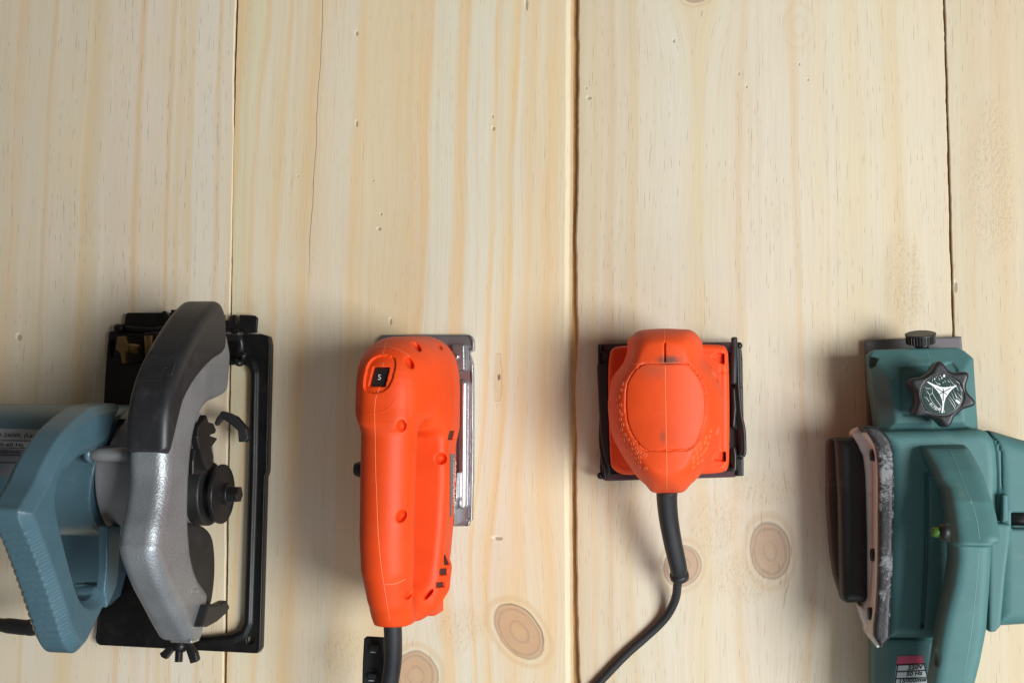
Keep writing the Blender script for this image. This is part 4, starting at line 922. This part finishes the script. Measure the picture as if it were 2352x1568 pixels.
lets = [(('8', 545, 1235, -55)), (('1', 570, 1285, -48)), (('7', 612, 1325, -42)), (('9', 655, 1362, -36)), (('0', 695, 1378, -28)), (('4', 735, 1390, -18)), (('8', 785, 1395, -8))]
gd2 = G([kc[0]-18, kc[1]-18, kz-6], [kc[0]+18, kc[1]+18, kz+2], .8); gd2.set(gd2.Z-(kz-1.0)+0*gd2.X+0*gd2.Y)
for s_, x_, y_, an in lets:
    t_ = math.radians(-an); o_ = RK((x_-28, y_+28))[0]
    text_on('numeral', s_, o_, (9.5*math.cos(t_), 9.5*math.sin(t_)), (9.5*math.sin(t_), -9.5*math.cos(t_)), gd2, M_PRINTW, knob, .15)
# main body
mb = (PP(R7((560, 946), (900, 936), (1200, 934), (1400, 920), (1440, 930), (1490, 950))+R7((1545, 1010), (1575, 1100), (1588, 1300), (1582, 1568))+R8((1440, 200), (1436, 700), (1430, 1130), (1390, 1172), (1335, 1180), (1150, 1236), (860, 1240), (570, 1236))+R7((640, 1568), (640, 1100)), 84))
g = G([*(mb.min(0)-4), 7], [*(mb.max(0)+4), 98], 1.3); d2 = g.poly(mb)
F = g.ext(d2, g.Z, 9.2, 78, 9)
xs_ = P(*R8((850, 500))[0], 80)[0]
arch = 88-16*np.clip((P(*R7((1000, 945))[0], 84)[1]-4-g.Y)/22-0, -1, 0)**2
bowl = np.maximum(g.poly(PP(R7((640, 1070), (1000, 1062), (1250, 1200), (1500, 1568))+R8((1240, 600), (1200, 1135), (640, 1150)), 82)), 0*d2-99)
gr_ = g.poly(PP(R7((930, 1290), (942, 1290), (942, 1568))+R8((856, 300), (852, 600), (820, 1130), (806, 1130), (838, 600), (842, 200)), 72)); F = inset(F, gr_-.5+0*F, 4)
g.set(F); mkg('main_housing', g, M_TEAL, PLA); g_m = g
drape('seam', g, R7((998, 945), (1040, 985), (1090, 1040), (1130, 1085)), .4, M_TEAL_SEAM, PLA, -.1)
# motor housing out to the right
mt = PP(R7((1470, 935), (1530, 948), (1590, 966), (1650, 985), (1780, 1022), (2050, 1080), (2050, 1568))+R8((1900, 1110), (1608, 1120), (1380, 1134), (1380, 500))+R7((1500, 1300)), 74)
g = G([*(mt.min(0)-3), 8], [*(mt.max(0)+3), 82], 1.3); d2 = g.poly(mt)
F = g.ext(d2, g.Z, 12, 78, 12)
gv = g.poly(PP(R7((1480, 945), (1560, 1030), (1586, 1120), (1592, 1300), (1590, 1568))+R8((1440, 330), (1430, 330))+R7((1580, 1300), (1574, 1120), (1548, 1036), (1470, 950)), 78))
F = inset(F, gv+0*F, 2)
st_ = g.poly(PP(R8((1512, 250), (1900, 250), (1900, 378), (1512, 376)), 78)); F = inset(F, st_+0*F, 9)
g.set(F); mkg('motor_housing', g, M_TEAL, PLA); g_mt = g
plan('brush_cap', R8((1442, 110), (1488, 108), (1490, 318), (1440, 322)), 70, 84, M_TEAL, PLA, .8, 1.5)
tube('brush_screw', [P3(R8((1500, 282))[0], 70), P3(R8((1700, 288))[0], 70)], [6.5, 6.5], M_DKSTEEL, PLA, 20)
plan('housing_step', R8((1340, 330), (1508, 340), (1505, 430), (1470, 700), (1430, 1128), (1388, 1172), (1336, 1176)), 40, 82, M_TEAL, PLA, 1.0, 2.0)
# rear housing running out of the picture
rh = PP(R8((458, 1120), (610, 1120), (860, 1120), (1000, 1200), (960, 2000), (455, 2000)), 62)
g = G([*(rh.min(0)-3), 8], [*(rh.max(0)+3), 72], 1.2); d2 = g.poly(rh)
g.set(g.ext(d2, g.Z, 9.6, 66, ch=11)); mkg('rear_housing', g, M_TEAL, PLA); g_r = g
quad = [R8((632, 1356))[0], R8((820, 1352))[0], R8((832, 1412))[0], R8((620, 1424))[0]]
patch('rating_label', g, quad, 6, 3, M_PINK, PLA, .35)
quad = [R8((621, 1428))[0], R8((834, 1416))[0], R8((905, 1720))[0], R8((585, 1740))[0]]
lab = patch('rating_label', g, quad, 8, 10, M_WLAB, PLA, .35)
for a_, b_ in (((622, 1426), (836, 1415)), ((620, 1478), (846, 1466)), ((614, 1532), (862, 1522)), ((606, 1582), (876, 1572)), ((630, 1426), (604, 1620)), ((836, 1416), (886, 1620))):
    drape('rule_line', g, [R8(a_)[0], R8(b_)[0]], .42, M_PRINTK, lab, .5, False)
for s_, (x0, y0), (x1, y1) in (('220V', (708, 1460), (826, 1452)), ('50 Hz', (696, 1510), (822, 1500)), ('15000/min', (636, 1564), (864, 1550))):
    p0, p1 = R8((x0, y0))[0], R8((x1, y1))[0]; L = math.hypot(p1[0]-p0[0], p1[1]-p0[1]); du = ((p1[0]-p0[0])/L, (p1[1]-p0[1])/L)
    text_on('lettering', s_, p0, (du[0]*12, du[1]*12), (1.6, -13.0), g, M_PRINTK, lab, .7, L, 0, .022)
# handle
hpz = 140.0
hdl_px = R7((905, 1075), (960, 1066), (1060, 1058), (1200, 1052), (1290, 1052), (1350, 1150), (1425, 1310), (1440, 1345))+R8((1345, 100), (1400, 260), (1440, 445), (1432, 492), (1386, 500), (1380, 620), (1364, 860), (1338, 1180), (1290, 1420), (1230, 1680), (1150, 2000), (880, 2000), (905, 1568), (985, 1100), (1060, 800), (1088, 620), (1090, 518), (1075, 500), (1045, 260), (1000, 60))+R7((1040, 1350), (985, 1240), (930, 1140))
hdl = PZ(hdl_px, np.interp([q[1] for q in hdl_px], [1018, 1080, 1150, 1250, 1568], [88, 106, 126, 143, 124]))
g = G([*(hdl.min(0)-4), 50], [*(hdl.max(0)+4), 162], 1.2); d2 = g.poly(hdl)
py_ = [1700, 1568, 1254, 1251, 1150, 1080, 1030, 1018]; pz_ = [112, 122, 139, 146, 131, 112, 94, 80]
wy = [P(2200, a, b)[1] for a, b in zip(py_, pz_)]
ztop = np.interp(g.ax[1], wy, pz_).astype(np.float32)[None, :, None]
zbot = np.interp(g.ax[1], [P(2200, a, b)[1] for a, b in ((1900, 60), (1740, 76), (1640, 88), (1250, 94), (1120, 82), (1080, 60))], [48, 70, 90, 96, 82, 50]).astype(np.float32)[None, :, None]
v = np.maximum((g.Z-ztop)*.9, (zbot-g.Z)*.9)
F = smax(d2+0*v, v, 9)
g.set(F)
dimples(g, [(R8((930, 1360))[0], 6.5, 2.0, A(92)), (R8((975, 215))[0], 6.5, 2.2, A(100))], 5)
mkg('handle', g, M_TEAL, PLA); g_ph = g
drape('seam', g, R7((1130, 1090), (1160, 1150), (1230, 1320), (1320, 1560))+R8((1190, 130), (1240, 300), (1262, 450)), .4, M_TEAL_SEAM, PLA, -.15)
drape('seam', g, R8((1260, 520), (1250, 690), (1225, 950), (1200, 1180), (1160, 1420), (1145, 1560)), .35, M_TEAL_SEAM, PLA, -.15)
p, n, ok = g.cast([R8((985, 400))[0]]); hp_ = p[0]; hn = np.array([-1, 0, .15])
tube('button_seat', [hp_+np.array([4, 0, 0]), hp_+np.array([-2.0, 0, 0])], [6.4, 6.0], M_BLK, PLA, 20)
tube('trigger_button', [hp_+np.array([0, 0, 0]), hp_+np.array([-6.5, 0, 0]), hp_+np.array([-8.0, 0, 0])], [3.9, 3.9, 2.8], M_GREEN, PLA, 16)
# belt cover side
bl = cr(PP(R7((300, 975), (322, 930), (380, 905), (440, 897), (520, 910), (590, 960), (640, 1040), (662, 1150), (668, 1340))+R8((606, 100), (600, 650), (586, 1000), (568, 1222), (500, 1222), (448, 1206))+R8((470, 900), (482, 600), (484, 250), (490, 0))+R7((528, 1340), (520, 1200), (512, 1090), (470, 1010), (430, 960), (380, 960)), 92), 2)
lft = PP(R7((505, 1065), (528, 1200), (535, 1340))+R8((484, 250), (482, 700), (466, 1000), (448, 1208), (570, 1222), (606, 100))+R7((668, 1340), (662, 1150), (640, 1040), (590, 960), (520, 908), (440, 897), (400, 905), (440, 960)), 92)
g = G([*(lft.min(0)-26), 8], [*(lft.max(0)+4), 102], 1.1)
body_d = g.poly(cr(lft, 2))
low = PP(R7((300, 965), (330, 925), (380, 902), (440, 897), (560, 940), (640, 1060), (662, 1200), (668, 1340))+R8((606, 100), (590, 900), (570, 1220), (450, 1212), (405, 1150), (420, 400))+R7((436, 1340), (430, 1290), (380, 1110), (330, 1010)), 58)
F = g.ext(body_d, g.Z, 52, 93, 3)
g.set(F); bc = mkg('belt_cover_plate', g, M_SCUFF, PLA); g_b = g
edge = PP(R7((505, 1068), (528, 1200), (535, 1340))+R8((484, 250), (482, 700), (466, 1000), (448, 1208), (520, 1200), (560, 100))+R7((600, 1340), (560, 1100), (440, 960)), 88)
g = G([*(edge.min(0)-24), 8], [*(edge.max(0)+4), 92], 1.0); de = g.poly(cr(edge, 2))
wob_ = .8*np.sin(g.Y*.45)+.7*np.sin(g.Y*1.07+1)
F = g.ext(de-1.2+0*wob_, g.Z, 50, 87, 2.0)
top_e = 89+.9*np.sin(g.Y*.33)+.6*np.sin(g.Y*.9+2); F = np.maximum(F, g.Z-top_e)
g.set(F); mkg('worn_edge', g, M_BEIGE, PLA); g_e = g
low = PP(R7((310, 960), (340, 925), (390, 905), (450, 900), (560, 960), (560, 1340))+R8((520, 100), (500, 1200), (400, 1200), (395, 1150), (330, 960), (400, 900))+R7((420, 1300), (380, 1110), (330, 1010)), 56)
g = G([*(low.min(0)-4), 8], [*(low.max(0)+4), 62], 1.1); mkg('worn_flange', g.set(g.ext(g.poly(cr(low, 2)), g.Z, 24, 57, 5)), M_BEIGE, PLA)
for q in ((492, 1148),): 
    p, n, ok = g_e.cast([R7(q)[0]]); tube('screw', [p[0]+np.array([3, 0, 0]), p[0]+np.array([-2.4, 0, .4])], [5.6, 4.6], M_DKSTEEL, PLA, 16)
for q in ((448, 576), (426, 1030)):
    p, n, ok = g_e.cast([R8(q)[0]]); tube('screw', [p[0]+np.array([3, 0, 0]), p[0]+np.array([-2.2, 0, .4])], [5.6, 4.8], M_DKSTEEL, PLA, 16)
blk = cr(PP(R7((96, 1040), (118, 1004), (200, 996), (330, 992), (380, 1080), (415, 1200), (432, 1340))+R8((400, 100), (402, 940), (360, 952), (230, 952), (196, 925), (184, 860), (182, 300))+R7((180, 1340), (160, 1300), (100, 1120)), 50), 2)
g = G([*(blk.min(0)-4), 8], [*(blk.max(0)+4), 60], 1.1); d2 = g.poly(blk)
bq = PP(R7((168, 1010), (330, 994), (420, 1200), (435, 1340))+R8((402, 100), (402, 945), (240, 952), (208, 930), (196, 880), (186, 600), (176, 120))+R7((184, 1340), (180, 1200)), 54)
mkg('belt_cover', g.set(g.ext(g.poly(bq), g.Z, 16, 56, 7)), M_BLK, PLA)
bq2 = PP(R7((92, 1060), (110, 1008), (200, 996), (300, 1000), (300, 1340))+R8((240, 940), (200, 930), (182, 875), (140, 740), (112, 550), (92, 280), (84, 120))+R7((94, 1340)), 34)
g = G([*(bq2.min(0)-4), 8], [*(bq2.max(0)+4), 44], 1.1)
mkg('belt_cover_rim', g.set(g.ext(g.poly(bq2), g.Z, 14, 36, 6)), M_RIM_REFLECT, PLA)
